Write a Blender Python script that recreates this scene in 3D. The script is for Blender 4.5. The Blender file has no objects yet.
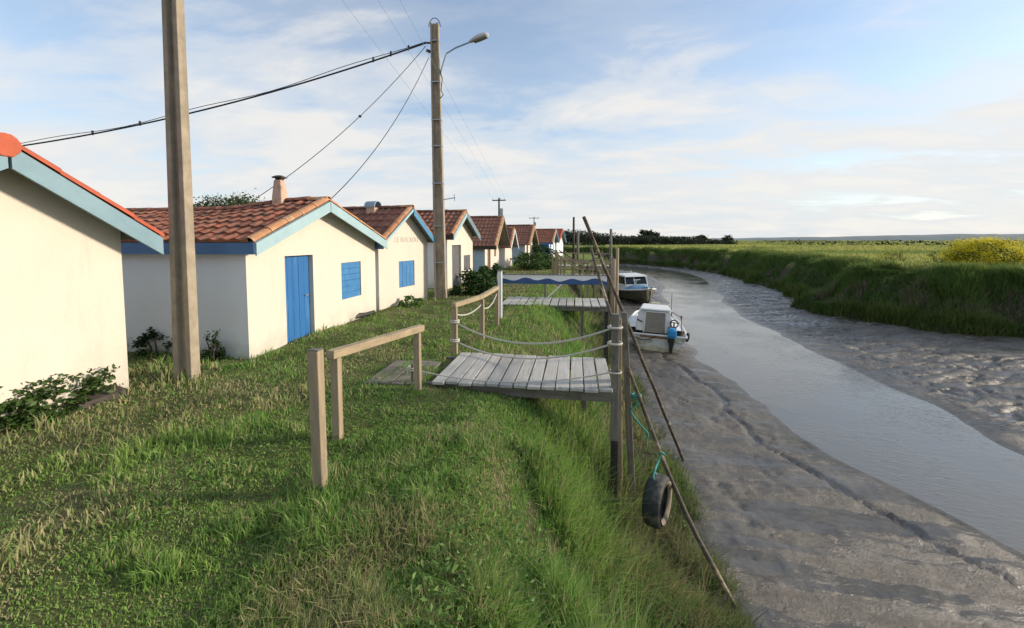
import bpy, bmesh, math, random
import numpy as np
from mathutils import Vector, Matrix, Euler
R = math.radians
random.seed(7); RNG = np.random.default_rng(11)
sc = bpy.context.scene
COL = sc.collection

# ------------------------------------------------------------------ camera
F, CX, CY, HC, YAW = 420.0, 512.0, 266.0, 2.1, R(8.5)
PIT = math.atan((CY - 240.0) / F)
cd = bpy.data.cameras.new('camera'); cam = bpy.data.objects.new('camera', cd); COL.objects.link(cam)
cd.sensor_width = 36; cd.lens = F / 1024 * 36
cd.shift_y = -(314 - CY) / 1024; cd.clip_start = 0.05; cd.clip_end = 20000
cam.location = (0, 0, HC); cam.rotation_euler = (R(90) - PIT, 0, YAW)
sc.camera = cam
_fw = Vector((-math.sin(YAW)*math.cos(PIT), math.cos(YAW)*math.cos(PIT), -math.sin(PIT)))
_rt = Vector((math.cos(YAW), math.sin(YAW), 0)); _up = _rt.cross(_fw); _C = Vector((0, 0, HC))
def ray(x, y): return _fw*F + _rt*(x-CX) - _up*(y-CY)
def G(x, y, z=0.0): r = ray(x, y); return _C + r*((z-HC)/r.z)      # pixel -> point on a level
def PX(x, y, X): r = ray(x, y); return _C + r*(X/r.x)              # pixel -> point on a facade plane
def PY(x, y, Y): r = ray(x, y); return _C + r*(Y/r.y)

# ------------------------------------------------------------------ light
SUN_AZ, SUN_EL = R(76), R(17.0)
sd = Vector((math.sin(SUN_AZ)*math.cos(SUN_EL), math.cos(SUN_AZ)*math.cos(SUN_EL), math.sin(SUN_EL)))
sl = bpy.data.lights.new('sun', 'SUN'); sl.energy = 2.0; sl.angle = R(6); sl.color = (1.0, 0.86, 0.68)
so = bpy.data.objects.new('sun', sl); COL.objects.link(so); so.rotation_euler = sd.to_track_quat('Z', 'Y').to_euler()
so.location = (40, 20, 30)
w = bpy.data.worlds.new('World'); sc.world = w; w.use_nodes = True
nt = w.node_tree; nt.nodes.clear()
def N(t, typ, **kw):
    n = t.nodes.new(typ)
    for k, v in kw.items():
        if k in n.inputs.keys(): n.inputs[k].default_value = v
        else: setattr(n, k, v)
    return n
def math_(t, op, a, b=None, clamp=False):
    n = t.nodes.new('ShaderNodeMath'); n.operation = op; n.use_clamp = clamp
    for i, s in enumerate((a, b)):
        if s is None: continue
        if isinstance(s, (int, float)): n.inputs[i].default_value = s
        else: t.links.new(s, n.inputs[i])
    return n.outputs[0]
def ramp(t, fac, stops, interp='LINEAR'):
    n = t.nodes.new('ShaderNodeValToRGB'); n.color_ramp.interpolation = interp
    e = n.color_ramp.elements
    while len(e) < len(stops): e.new(0.5)
    for i, (p, c) in enumerate(stops):
        e[i].position = p; e[i].color = (*c, 1) if len(c) == 3 else c
    t.links.new(fac, n.inputs[0]); return n.outputs[0]
def g3(v): return (v, v, v)
sky = N(nt, 'ShaderNodeTexSky', sky_type='NISHITA', sun_disc=False, sun_elevation=SUN_EL, sun_rotation=SUN_AZ,
        altitude=10, air_density=1.0, dust_density=0.6, ozone_density=2.0)
tc = N(nt, 'ShaderNodeTexCoord'); sep = N(nt, 'ShaderNodeSeparateXYZ'); nt.links.new(tc.outputs['Generated'], sep.inputs[0])
zz = math_(nt, 'MAXIMUM', sep.outputs['Z'], 0.0)
den = math_(nt, 'ADD', zz, 0.16)
px_ = math_(nt, 'DIVIDE', sep.outputs['X'], den); py_ = math_(nt, 'DIVIDE', sep.outputs['Y'], den)
cv = N(nt, 'ShaderNodeCombineXYZ'); nt.links.new(px_, cv.inputs[0]); nt.links.new(py_, cv.inputs[1])
mp = N(nt, 'ShaderNodeMapping'); mp.inputs['Scale'].default_value = (0.95, 1.6, 1); mp.inputs['Rotation'].default_value = (0, 0, R(38))
mp.inputs['Location'].default_value = (7.4, 2.2, 0); nt.links.new(cv.outputs[0], mp.inputs[0])
n1 = N(nt, 'ShaderNodeTexNoise', Scale=1.3, Detail=10.0, Roughness=0.58, Distortion=0.3); nt.links.new(mp.outputs[0], n1.inputs['Vector'])
n2 = N(nt, 'ShaderNodeTexNoise', Scale=0.45, Detail=3.0, Roughness=0.5); nt.links.new(mp.outputs[0], n2.inputs['Vector'])
cl = math_(nt, 'ADD', math_(nt, 'MULTIPLY', n1.outputs[0], 0.80), math_(nt, 'MULTIPLY', n2.outputs[0], 0.30))
lowz = math_(nt, 'SUBTRACT', 1.0, math_(nt, 'DIVIDE', zz, 0.40), True)        # thin veil thickens towards the horizon
cl = math_(nt, 'ADD', cl, math_(nt, 'MULTIPLY', math_(nt, 'POWER', lowz, 0.8), 0.36))
mask = ramp(nt, cl, [(0.44, g3(0.22)), (0.56, g3(0.32)), (0.68, g3(0.68)), (0.82, g3(0.96))], 'EASE')
bg1 = N(nt, 'ShaderNodeBackground', Strength=0.098); nt.links.new(sky.outputs[0], bg1.inputs[0])
bg2 = N(nt, 'ShaderNodeBackground', Strength=0.385)
nt.links.new(ramp(nt, n1.outputs[0], [(0.35, (0.80, 0.86, 0.93)), (0.62, (0.99, 0.97, 0.94))]), bg2.inputs[0])
mx = N(nt, 'ShaderNodeMixShader'); nt.links.new(mask, mx.inputs[0]); nt.links.new(bg1.outputs[0], mx.inputs[1]); nt.links.new(bg2.outputs[0], mx.inputs[2])
wo = N(nt, 'ShaderNodeOutputWorld'); nt.links.new(mx.outputs[0], wo.inputs[0])
vs = sc.view_settings; vs.view_transform = 'Standard'; vs.look = 'None'; vs.exposure = 1.22; vs.gamma = 1; vs.use_curve_mapping = False

# ------------------------------------------------------------------ noise
def _h(ix, iy, s):
    n = (ix.astype(np.int64)*374761393 + iy.astype(np.int64)*668265263 + s*1274126177) & 0x7fffffff
    n = ((n ^ (n >> 13))*1274126177) & 0x7fffffff
    return ((n ^ (n >> 16)) & 0xffff)/65535.0
def vn(x, y, s=0):
    x = np.asarray(x, float); y = np.asarray(y, float)
    ix = np.floor(x); iy = np.floor(y); fx = x-ix; fy = y-iy
    fx = fx*fx*(3-2*fx); fy = fy*fy*(3-2*fy)
    a = _h(ix, iy, s); b = _h(ix+1, iy, s); c = _h(ix, iy+1, s); d = _h(ix+1, iy+1, s)
    return a+(b-a)*fx+(c-a)*fy+(a-b-c+d)*fx*fy
def fbm(x, y, s=0, o=4):
    t = 0; a = .5; n = 0
    for i in range(o):
        t = t+a*vn(x, y, s+i*17); n += a; x = x*2.03+5.1; y = y*2.03+1.7; a *= .5
    return t/n
def sstep(a, b, x):
    t = np.clip((x-a)/(b-a), 0, 1); return t*t*(3-2*t)

# ------------------------------------------------------------------ materials
MATS = {}
def mat(name, c1, c2=None, scale=4, rough=.7, bump=0.0, bscale=None, stretch=None, rnd=None, stain=None, metal=0, spec=.5, detail=6, bdist=.02, splash=None):
    if name in MATS: return MATS[name]
    m = bpy.data.materials.new(name); m.use_nodes = True; t = m.node_tree
    b = t.nodes['Principled BSDF']; b.inputs['Roughness'].default_value = rough; b.inputs['Metallic'].default_value = metal
    b.inputs['Specular IOR Level'].default_value = spec
    ge = N(t, 'ShaderNodeNewGeometry'); vec = ge.outputs['Position']
    if stretch:
        mpn = N(t, 'ShaderNodeMapping'); mpn.inputs['Scale'].default_value = stretch; t.links.new(vec, mpn.inputs[0]); vec = mpn.outputs[0]
    c2 = c2 or tuple(x*.75 for x in c1)
    no = N(t, 'ShaderNodeTexNoise', Scale=scale, Detail=detail, Roughness=.62); t.links.new(vec, no.inputs['Vector'])
    col = ramp(t, no.outputs[0], [(.32, c1), (.68, c2)])
    if rnd:
        oi = N(t, 'ShaderNodeObjectInfo'); rc = ramp(t, oi.outputs['Random'], [(i/max(1, len(rnd)-1), c) for i, c in enumerate(rnd)])
        mxn = N(t, 'ShaderNodeMix', data_type='RGBA', blend_type='MULTIPLY'); mxn.inputs[0].default_value = 1
        t.links.new(col, mxn.inputs[6]); t.links.new(rc, mxn.inputs[7]); col = mxn.outputs[2]
    if stain:   # (colour, noise scale, low, high, stretch)
        mp2 = N(t, 'ShaderNodeMapping'); mp2.inputs['Scale'].default_value = stain[4] if len(stain) > 4 else (1, 1, 1); t.links.new(ge.outputs['Position'], mp2.inputs[0])
        sn = N(t, 'ShaderNodeTexNoise', Scale=stain[1], Detail=8, Roughness=.7); t.links.new(mp2.outputs[0], sn.inputs['Vector'])
        sf = ramp(t, sn.outputs[0], [(stain[2], g3(0)), (stain[3], g3(1))])
        mxn = N(t, 'ShaderNodeMix', data_type='RGBA'); t.links.new(sf, mxn.inputs[0]); t.links.new(col, mxn.inputs[6]); mxn.inputs[7].default_value = (*stain[0], 1); col = mxn.outputs[2]
    if splash:  # splashed soil and damp with a ragged upper edge
        sz = N(t, 'ShaderNodeSeparateXYZ'); t.links.new(ge.outputs['Position'], sz.inputs[0])
        sn2 = N(t, 'ShaderNodeTexNoise', Scale=2.6, Detail=9, Roughness=.72); t.links.new(ge.outputs['Position'], sn2.inputs['Vector'])
        fz = math_(t, 'SUBTRACT', math_(t, 'MULTIPLY', sn2.outputs[0], 2.6), math_(t, 'ADD', math_(t, 'MULTIPLY', sz.outputs['Z'], 1.5), .72), True)
        mxn = N(t, 'ShaderNodeMix', data_type='RGBA'); t.links.new(math_(t, 'MULTIPLY', fz, .8), mxn.inputs[0]); t.links.new(col, mxn.inputs[6]); mxn.inputs[7].default_value = (*splash, 1); col = mxn.outputs[2]
    t.links.new(col, b.inputs['Base Color'])
    if bump:
        bn = N(t, 'ShaderNodeTexNoise', Scale=bscale or scale*4, Detail=6, Roughness=.65); t.links.new(vec, bn.inputs['Vector'])
        bp = N(t, 'ShaderNodeBump', Strength=bump, Distance=bdist); t.links.new(bn.outputs[0], bp.inputs['Height']); t.links.new(bp.outputs[0], b.inputs['Normal'])
    MATS[name] = m; return m
def leafmat(name, trans=.35, rough=.55):
    m = bpy.data.materials.new(name); m.use_nodes = True; t = m.node_tree
    b = t.nodes['Principled BSDF']; b.inputs['Roughness'].default_value = rough; b.inputs['Specular IOR Level'].default_value = .25
    a = N(t, 'ShaderNodeAttribute', attribute_name='col'); t.links.new(a.outputs['Color'], b.inputs['Base Color'])
    tr = N(t, 'ShaderNodeBsdfTranslucent'); t.links.new(a.outputs['Color'], tr.inputs[0])
    mxs = N(t, 'ShaderNodeMixShader'); mxs.inputs[0].default_value = trans
    t.links.new(b.outputs[0], mxs.inputs[1]); t.links.new(tr.outputs[0], mxs.inputs[2]); t.links.new(mxs.outputs[0], t.nodes['Material Output'].inputs[0])
    MATS[name] = m; return m
GRASS = leafmat('grass_blade', .45); LEAF = leafmat('leaf', .3, .5)
SIL = ((.30, .29, .25), (.18, .17, .145))
wood_v = mat('weathered_post', (.42, .33, .21), (.27, .21, .14), 6, .85, .5, 30, (3, 3, .25), stain=((.13, .12, .10), 3, .55, .75, (1, 1, .3)))
wood_x = mat('weathered_rail', (.46, .36, .22), (.30, .23, .15), 6, .85, .5, 30, (3, .3, 3), stain=((.15, .135, .11), 3, .55, .78))
plank_m = mat('deck_plank', (.60, .59, .56), (.43, .42, .395), 7, .85, .6, 34, (3, .22, 3), rnd=[(.72, .72, .72), (1, 1, .98), (.86, .84, .8)], stain=((.10, .11, .07), 2.2, .6, .78))
old_plank = mat('old_sunken_plank', (.33, .30, .245), (.21, .19, .15), 7, .9, .6, 34, (3, .22, 3), rnd=[(.7, .7, .7), (1, 1, .98)], stain=((.08, .10, .05), 2.4, .5, .7))
beam_m = mat('deck_beam', (.21, .19, .155), (.11, .10, .08), 5, .9, .5, 26, (.25, 3, 3), stain=((.07, .08, .045), 3, .5, .7))
dark_wood = mat('dark_post', (.055, .048, .04), (.022, .02, .018), 6, .75, .6, 24, (3, 3, .3))
grey_wood = mat('grey_post', (.23, .21, .18), (.13, .12, .10), 6, .85, .6, 28, (3, 3, .25), stain=((.06, .065, .04), 2.5, .52, .7))
pole_m = mat('bark_pole', (.15, .12, .09), (.055, .046, .038), 5, .85, .5, 30, (2, 2, 2), stain=((.40, .33, .22), 1.6, .53, .62, (1, 1, 2)))
concrete = mat('pole_concrete', (.40, .335, .245), (.27, .225, .165), 5, .9, .35, 40, stain=((.15, .135, .105), 2.2, .5, .76, (1, 1, .22)))
plaster = mat('cream_plaster', (.70, .63, .535), (.66, .59, .495), 1.5, .9, .3, 30, splash=(.46, .44, .38), stain=((.56, .50, .41), 2.6, .54, .82, (1, 1, .18)))
plaster2 = mat('white_plaster', (.84, .875, .90), (.80, .84, .87), 1.7, .9, .3, 28, splash=(.42, .42, .37), stain=((.66, .66, .64), 1.2, .66, .9, (1, 1, .5)))
grime = mat('grimy_plinth', (.70, .68, .64), (.52, .50, .46), 4, .95, .2, 20)
blue_door = mat('blue_door_paint', (.022, .155, .40), (.016, .115, .32), 3, .5, .15, 30, (2, 2, .2), stain=((.10, .27, .50), 5, .55, .75, (1, 1, .2)))
blue_sh = mat('blue_shutter_paint', (.045, .21, .46), (.035, .165, .38), 4, .55, .2, 30, stain=((.13, .30, .50), 6, .55, .75))
teal = mat('pale_teal_paint', (.36, .51, .55), (.30, .44, .48), 3, .6, .12, 24, stain=((.48, .52, .50), 4, .62, .8))
teal_mid = mat('dusty_teal_paint', (.21, .33, .39), (.17, .28, .335), 3, .6, .12, 24, stain=((.30, .38, .40), 4, .62, .8))
blue_b = mat('deep_blue_board', (.10, .22, .42), (.075, .17, .34), 3, .6, .12, 24)
blue_bright = mat('bright_blue_board', (.06, .27, .47), (.045, .20, .38), 3, .55, .1, 24)
slate_b = mat('slate_blue_board', (.16, .26, .32), (.11, .19, .24), 3, .6, .1, 24)
dark_b = mat('dark_brown_board', (.07, .055, .042), (.04, .033, .027), 4, .8, .3, 24)
under = mat('soffit_wood', (.20, .19, .165), (.12, .115, .10), 4, .9, .3, 24, (1, 4, 1))
grey_door = mat('grey_door_paint', (.13, .13, .135), (.09, .09, .095), 4, .6, .2, 24)
brown_door = mat('brown_door_wood', (.24, .13, .07), (.16, .09, .05), 4, .6, .2, 24)
tile_old = mat('old_clay_tile', (.47, .20, .12), (.30, .125, .08), 7, .9, .5, 40, rnd=[(.5, .46, .44), (1, 1, 1), (.75, .7, .68), (1.0, .86, .76), (.85, .85, .85)], stain=((.085, .075, .06), 5, .50, .63))
tile_dark = mat('brown_clay_tile', (.38, .17, .11), (.23, .105, .07), 7, .9, .5, 40, rnd=[(.55, .5, .5), (1, 1, 1), (.75, .7, .68), (1.0, .86, .76)], stain=((.09, .08, .065), 5, .54, .66))
tile_red = mat('red_clay_tile', (.55, .13, .065), (.44, .10, .05), 6, .85, .3, 40, rnd=[(.8, .8, .8), (1, 1, 1), (.9, .85, .8)])
tile_verge = mat('pale_verge_tile', (.56, .29, .14), (.43, .20, .10), 6, .9, .4, 30, rnd=[(.8, .75, .7), (1, 1, 1), (.95, .85, .78)], stain=((.60, .46, .30), 4, .52, .7))
metal_g = mat('galvanised_metal', (.42, .44, .46), (.33, .35, .37), 8, .45, .05, 20, metal=.7)
metal_bl = mat('painted_cowl', (.30, .42, .50), (.22, .32, .40), 6, .5, .1, 20)
black = mat('black_rubber', (.028, .028, .028), (.018, .018, .018), 8, .6, .2, 40)
cable_m = mat('cable_sheath', (.02, .025, .035), (.015, .018, .025), 5, .6)
rope_w = mat('pale_rope', (.62, .60, .54), (.42, .40, .35), 40, .9, .4, 120)
rope_g = mat('green_rope', (.06, .36, .30), (.04, .24, .21), 40, .9, .4, 120)
gel = mat('white_gelcoat', (.78, .79, .78), (.66, .67, .65), 3, .35, .03, 20, stain=((.42, .42, .34), 3.5, .58, .74))
glass_d = mat('dark_cabin_glass', (.015, .018, .022), (.02, .024, .03), 3, .06)
panel_t = mat('tan_cabin_panel', (.27, .24, .20), (.20, .175, .14), 5, .55, .1, 20)
blue_t = mat('blue_tarp', (.10, .24, .40), (.20, .36, .50), 4, .55, .5, 6, bdist=.06)
blue_m = mat('blue_motor_cowl', (.03, .30, .62), (.025, .24, .52), 4, .3)
cream_p = mat('cream_hull', (.62, .56, .38), (.50, .45, .30), 4, .5, .05, 20, stain=((.25, .23, .13), 3, .5, .72))
dark_hull = mat('dark_hull_bottom', (.13, .115, .075), (.07, .062, .042), 4, .7, .1, 20)
chim = mat('chimney_render', (.62, .44, .33), (.50, .34, .25), 6, .9, .2, 30, stain=((.22, .13, .09), 6, .58, .7))
white_p = mat('white_board_paint', (.78, .79, .80), (.68, .69, .70), 4, .6, .08, 24, stain=((.5, .49, .45), 5, .62, .8))
navy_p = mat('navy_wave_paint', (.03, .09, .24), (.022, .065, .18), 4, .55)
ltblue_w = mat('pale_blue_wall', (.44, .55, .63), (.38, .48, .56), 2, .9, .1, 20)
blue_w = mat('blue_wall', (.05, .24, .58), (.04, .19, .48), 2, .85, .1, 20)
bark = mat('bark', (.09, .07, .05), (.05, .04, .03), 8, .9, .6, 30)
letter_m = mat('faded_lettering', (.42, .37, .31), (.58, .52, .45), 30, .9)
lamp_w = mat('lamp_housing', (.55, .55, .53), (.45, .45, .43), 5, .4)
lamp_d = mat('lamp_glass', (.20, .20, .19), (.16, .16, .15), 5, .2)

# ------------------------------------------------------------------ mesh helpers
def wloc(o):
    v = Vector((0, 0, 0))
    while o: v += Vector(o.location); o = o.parent
    return v
def tag(o, label=None, cat=None, group=None, kind=None):
    if label: o['label'] = label
    if cat: o['category'] = cat
    if group: o['group'] = group
    if kind: o['kind'] = kind
    return o
def empty(name, loc, label, cat, group=None, rz=0):
    o = bpy.data.objects.new(name, None); COL.objects.link(o); o.location = loc; o.rotation_euler = (0, 0, rz)
    o.empty_display_size = .2
    return tag(o, label, cat, group)
def link(name, me, parent=None, loc=(0, 0, 0), rot=None):
    o = bpy.data.objects.new(name, me); COL.objects.link(o); o.location = loc
    if rot is not None: o.rotation_euler = rot
    if parent: o.parent = parent
    return o
class MB:
    def __init__(s): s.v = []; s.f = []
    def add(s, vs, fs):
        b = len(s.v); s.v += [Vector(v) for v in vs]; s.f += [tuple(i+b for i in f) for f in fs]; return s
    def box(s, lo, hi):
        (a, b, c), (d, e, f) = lo, hi
        return s.add([(a, b, c), (d, b, c), (d, e, c), (a, e, c), (a, b, f), (d, b, f), (d, e, f), (a, e, f)],
                     [(3, 2, 1, 0), (4, 5, 6, 7), (0, 1, 5, 4), (1, 2, 6, 5), (2, 3, 7, 6), (3, 0, 4, 7)])
    def hexa(s, bot, top):
        return s.add(list(bot)+list(top), [(3, 2, 1, 0), (4, 5, 6, 7), (0, 1, 5, 4), (1, 2, 6, 5), (2, 3, 7, 6), (3, 0, 4, 7)])
    def bar(s, p, q, wd, h, upv=(0, 0, 1)):     # rectangular bar from p to q
        p = Vector(p); q = Vector(q); d = (q-p).normalized(); u = Vector(upv)
        if abs(d.dot(u)) > .95: u = Vector((0, 1, 0))
        sx = d.cross(u).normalized()*wd/2; sy = sx.cross(d).normalized()*h/2
        return s.hexa([p-sx-sy, p+sx-sy, p+sx+sy, p-sx+sy], [q-sx-sy, q+sx-sy, q+sx+sy, q-sx+sy])
    def tube(s, pts, r, n=8, cap=True):
        pts = [Vector(p) for p in pts]; k = len(pts); rs = r if isinstance(r, (list, tuple)) else [r]*k
        b = len(s.v); ref = None
        for i, p in enumerate(pts):
            d = (pts[min(i+1, k-1)]-pts[max(i-1, 0)]).normalized()
            if ref is None: ref = Vector((1, 0, 0)) if abs(d.x) < .9 else Vector((0, 1, 0))
            x = (ref-d*ref.dot(d)).normalized(); y = d.cross(x); ref = x
            for j in range(n):
                a = 2*math.pi*j/n; s.v.append(p+(x*math.cos(a)+y*math.sin(a))*rs[i])
        for i in range(k-1):
            for j in range(n):
                j2 = (j+1) % n; s.f.append((b+i*n+j, b+i*n+j2, b+(i+1)*n+j2, b+(i+1)*n+j))
        if cap:
            s.f.append(tuple(b+j for j in range(n-1, -1, -1))); s.f.append(tuple(b+(k-1)*n+j for j in range(n)))
        return s
    def loft(s, rings, cap=True):
        n = len(rings[0]); b = len(s.v)
        for r in rings: s.v += [Vector(p) for p in r]
        for i in range(len(rings)-1):
            for j in range(n):
                j2 = (j+1) % n; s.f.append((b+i*n+j, b+i*n+j2, b+(i+1)*n+j2, b+(i+1)*n+j))
        if cap:
            s.f.append(tuple(b+j for j in range(n-1, -1, -1))); s.f.append(tuple(b+(len(rings)-1)*n+j for j in range(n)))
        return s
    def torus(s, R0, r, M, n=20, m=10, sq=1.0):
        b = len(s.v)
        for i in range(n):
            a = 2*math.pi*i/n
            for j in range(m):
                c = 2*math.pi*j/m; rr = R0+r*math.cos(c)
                s.v.append(M @ Vector((rr*math.cos(a), rr*math.sin(a), r*sq*math.sin(c))))
        for i in range(n):
            for j in range(m):
                s.f.append((b+i*m+j, b+((i+1) % n)*m+j, b+((i+1) % n)*m+(j+1) % m, b+i*m+(j+1) % m))
        return s
    def mesh(s, name, m, off=Vector((0, 0, 0)), smooth=False):
        me = bpy.data.meshes.new(name); me.from_pydata([v-off for v in s.v], [], s.f); me.materials.append(m)
        if smooth: me.polygons.foreach_set('use_smooth', [True]*len(me.polygons))
        me.update(); return me
    def build(s, name, m, parent=None, smooth=False, bevel=0, local=False, kind=None, recalc=True):
        off = Vector((0, 0, 0)) if (local or not parent) else wloc(parent)
        me = s.mesh(name, m, off, smooth)
        if recalc:
            bm = bmesh.new(); bm.from_mesh(me); bmesh.ops.recalc_face_normals(bm, faces=bm.faces); bm.to_mesh(me); bm.free()
        o = link(name, me, parent)
        if bevel:
            md = o.modifiers.new('bevel', 'BEVEL'); md.width = bevel; md.segments = 2; md.limit_method = 'ANGLE'
        if kind: o['kind'] = kind
        return o
def np_mesh(name, V, loops, starts, totals, m, colors=None, parent=None, smooth=False):
    me = bpy.data.meshes.new(name); me.vertices.add(len(V)); me.vertices.foreach_set('co', np.ascontiguousarray(V, np.float32).ravel())
    me.loops.add(len(loops)); me.loops.foreach_set('vertex_index', np.ascontiguousarray(loops, np.int32))
    me.polygons.add(len(starts)); me.polygons.foreach_set('loop_start', np.ascontiguousarray(starts, np.int32)); me.polygons.foreach_set('loop_total', np.ascontiguousarray(totals, np.int32))
    if smooth: me.polygons.foreach_set('use_smooth', np.ones(len(starts), bool))
    me.update(calc_edges=True)
    if colors is not None:
        at = me.color_attributes.new('col', 'FLOAT_COLOR', 'POINT')
        at.data.foreach_set('color', np.c_[colors, np.ones(len(colors))].astype(np.float32).ravel())
    me.materials.append(m); return link(name, me, parent)
def grid_mesh(name, X, Y, Z, m, keep=None):
    a, b = X.shape; idx = np.arange(a*b).reshape(a, b)
    q = np.stack([idx[:-1, :-1], idx[:-1, 1:], idx[1:, 1:], idx[1:, :-1]], -1).reshape(-1, 4)
    if keep is not None: q = q[keep.reshape(-1)]
    return np_mesh(name, np.stack([X, Y, Z], -1).reshape(-1, 3), q.ravel(), np.arange(len(q))*4, np.full(len(q), 4), m, smooth=True)
def blades(name, P, h, wd, col, m=GRASS, lean=.35, parent=None, drift=(0, 0)):
    n = len(P); a = RNG.uniform(0, 2*np.pi, n); fx = np.stack([np.cos(a), np.sin(a), np.zeros(n)], 1)
    b = RNG.uniform(0, 2*np.pi, n); l = np.abs(RNG.normal(0, lean, n))+.05
    dr = np.stack([np.cos(b)*l+drift[0], np.sin(b)*l+drift[1], np.zeros(n)], 1)*h[:, None]
    up = np.stack([np.zeros(n), np.zeros(n), h], 1); wv = fx*(wd/2)[:, None]
    mid = P+up*.55+dr*.3; tip = P+up*(1-.25*np.minimum(l, 1.2)[:, None])+dr
    V = np.stack([P-wv, P+wv, mid+wv*.75, mid-wv*.75, tip], 1).reshape(-1, 3)
    base = np.arange(n)*5
    L = np.stack([base, base+1, base+2, base+3, base+3, base+2, base+4], 1).ravel()
    st = np.stack([np.arange(n)*7, np.arange(n)*7+4], 1).ravel(); tt = np.tile([4, 3], n)
    return np_mesh(name, V, L, st, tt, m, np.repeat(col, 5, axis=0), parent)
def leaves(name, P, size, col, parent=None, m=LEAF, flat=.4, aspect=.6):
    n = len(P); d = RNG.normal(0, 1, (n, 3)); d[:, 2] *= flat; d /= np.linalg.norm(d, axis=1)[:, None]
    e = RNG.normal(0, 1, (n, 3)); e -= d*(e*d).sum(1)[:, None]; e /= np.linalg.norm(e, axis=1)[:, None]
    s = np.asarray(size)[:, None]; k = np.cross(d, e)*.12*s
    V = np.stack([P-d*s*.5, P+e*s*aspect*.5+k, P+d*s*.5, P-e*s*aspect*.5+k], 1).reshape(-1, 3); b = np.arange(n)*4
    L = np.stack([b, b+1, b+2, b, b+2, b+3], 1).ravel()
    off = wloc(parent) if parent else Vector((0, 0, 0))
    return np_mesh(name, V-np.array(off), L, np.arange(n*2)*3, np.full(n*2, 3), m, np.repeat(col, 4, axis=0), parent)
def mixc(a, b, t): t = np.asarray(t)[:, None]; return np.array(a)*(1-t)+np.array(b)*t
def smooth_pts(P, k=5):
    P = [Vector(p) for p in P]; out = []
    for i in range(len(P)-1):
        a, b, c, d = P[max(i-1, 0)], P[i], P[i+1], P[min(i+2, len(P)-1)]
        for j in range(k):
            t = j/k; out.append(.5*((2*b)+(c-a)*t+(2*a-5*b+4*c-d)*t*t+(3*b-a-3*c+d)*t**3))
    return out+[P[-1]]
def catenary(p, q, sag, n=16):
    p = Vector(p); q = Vector(q)
    return [p.lerp(q, i/n)-Vector((0, 0, sag*4*(i/n)*(1-i/n))) for i in range(n+1)]

# ------------------------------------------------------------------ terrain
CTR = [(8.3, -60), (8.3, -20), (8.3, 10), (8.25, 20), (8.6, 27), (10, 36), (11.6, 46), (12.2, 56), (10.2, 67), (4.5, 76), (-6, 83), (-40, 96), (-400, 190)]
HW = 6.2
def _dense(pts):
    out = []
    P = [Vector(p).to_3d() for p in pts]
    for i in range(len(P)-1):
        p0, p1, p2, p3 = P[max(i-1, 0)], P[i], P[i+1], P[min(i+2, len(P)-1)]
        k = 8
        for j in range(k):
            t = j/k
            m1 = (p2-p0)/max((p2-p0).length, 1e-6)*(p2-p1).length; m2 = (p3-p1)/max((p3-p1).length, 1e-6)*(p2-p1).length
            out.append(p1*(2*t**3-3*t*t+1)+m1*(t**3-2*t*t+t)+p2*(-2*t**3+3*t*t)+m2*(t**3-t*t))
    out.append(P[-1]); return np.array([(p.x, p.y) for p in out])
CL = _dense(CTR)
def sdist(poly, x, y):                         # signed distance to a line (+ on its right hand)
    best = np.full(x.shape, 1e9); sg = np.zeros(x.shape)
    for i in range(len(poly)-1):
        a = poly[i]; d = poly[i+1]-a; L2 = d @ d
        t = np.clip(((x-a[0])*d[0]+(y-a[1])*d[1])/L2, 0, 1)
        ex = x-a[0]-t*d[0]; ey = y-a[1]-t*d[1]; q = ex*ex+ey*ey
        m = q < best; best = np.where(m, q, best); sg = np.where(m, np.sign(ex*d[1]-ey*d[0]), sg)
    return np.sqrt(best)*np.where(sg == 0, 1, sg)
_d = np.gradient(CL, axis=0); _d /= np.linalg.norm(_d, axis=1)[:, None]
_off = CL+np.stack([_d[:, 1], -_d[:, 0]], 1)*HW
RT = np.array([(80, -45), (45, 0), (33, 12), (26, 17.2), (22, 19.8), (19.05, 20.8), (17.7, 21.2), (16.8, 22), (16.0, 23.2), (15.1, 24.8), (14.2, 25.9), (13.6, 27.0), (13.7, 28.2), (14.05, 29.8)]+[tuple(p) for p in _off[_off[:, 1] > 32][::2]], float)   # foot of the far bank
def chan(x, y):                                # < 0 left of the channel's middle; > HW on the far bank
    x = np.asarray(x, float); y = np.asarray(y, float); sh = x.shape; x = x.ravel(); y = y.ravel()
    c = sdist(CL, x, y); p = c >= 0
    c[p] = np.maximum(.01, HW+sdist(RT, x[p], y[p]))
    return c.reshape(sh)
def height(x, y, c=None):
    x = np.asarray(x, float); y = np.asarray(y, float)
    c = chan(x, y) if c is None else c
    a = np.abs(c); wob = (fbm(x*.5, y*.5, 3, 3)-.5)
    l = np.clip((a+wob*.9-HW)/3.2, 0, 1)
    near = np.interp(l, [0, .10, .20, .32, .45, .53, .60, .68, .77, .88, 1], [-2.45, -2.30, -2.16, -1.98, -1.76, -1.35, -.95, -.62, -.36, -.12, 0])                                  # left bank: a plain slope up to the lawn
    r = a+wob*1.6-HW-.25*np.sin(y*.23)
    ter = sstep(0, .7, r)*.75+sstep(1.2, 3.4, r)*2.0            # right bank: a low shelf, then the dyke
    far = -2.6+ter+.12*sstep(3, 6, r)
    z = np.where(c < 0, near, far)
    z = z+np.where(a > HW+.4, (fbm(x*.9, y*.9, 9, 3)-.5)*.13, 0)*sstep(HW, HW+1.5, a)
    z = z+np.where(c > 0, (fbm(x*.05, y*.05, 21, 3)-.5)*.5*sstep(HW+5, HW+40, a), 0)
    return np.where(a < HW-.5, -3.0, z)
def gz(x, y): return float(height(np.array([x]), np.array([y]))[0])
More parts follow.
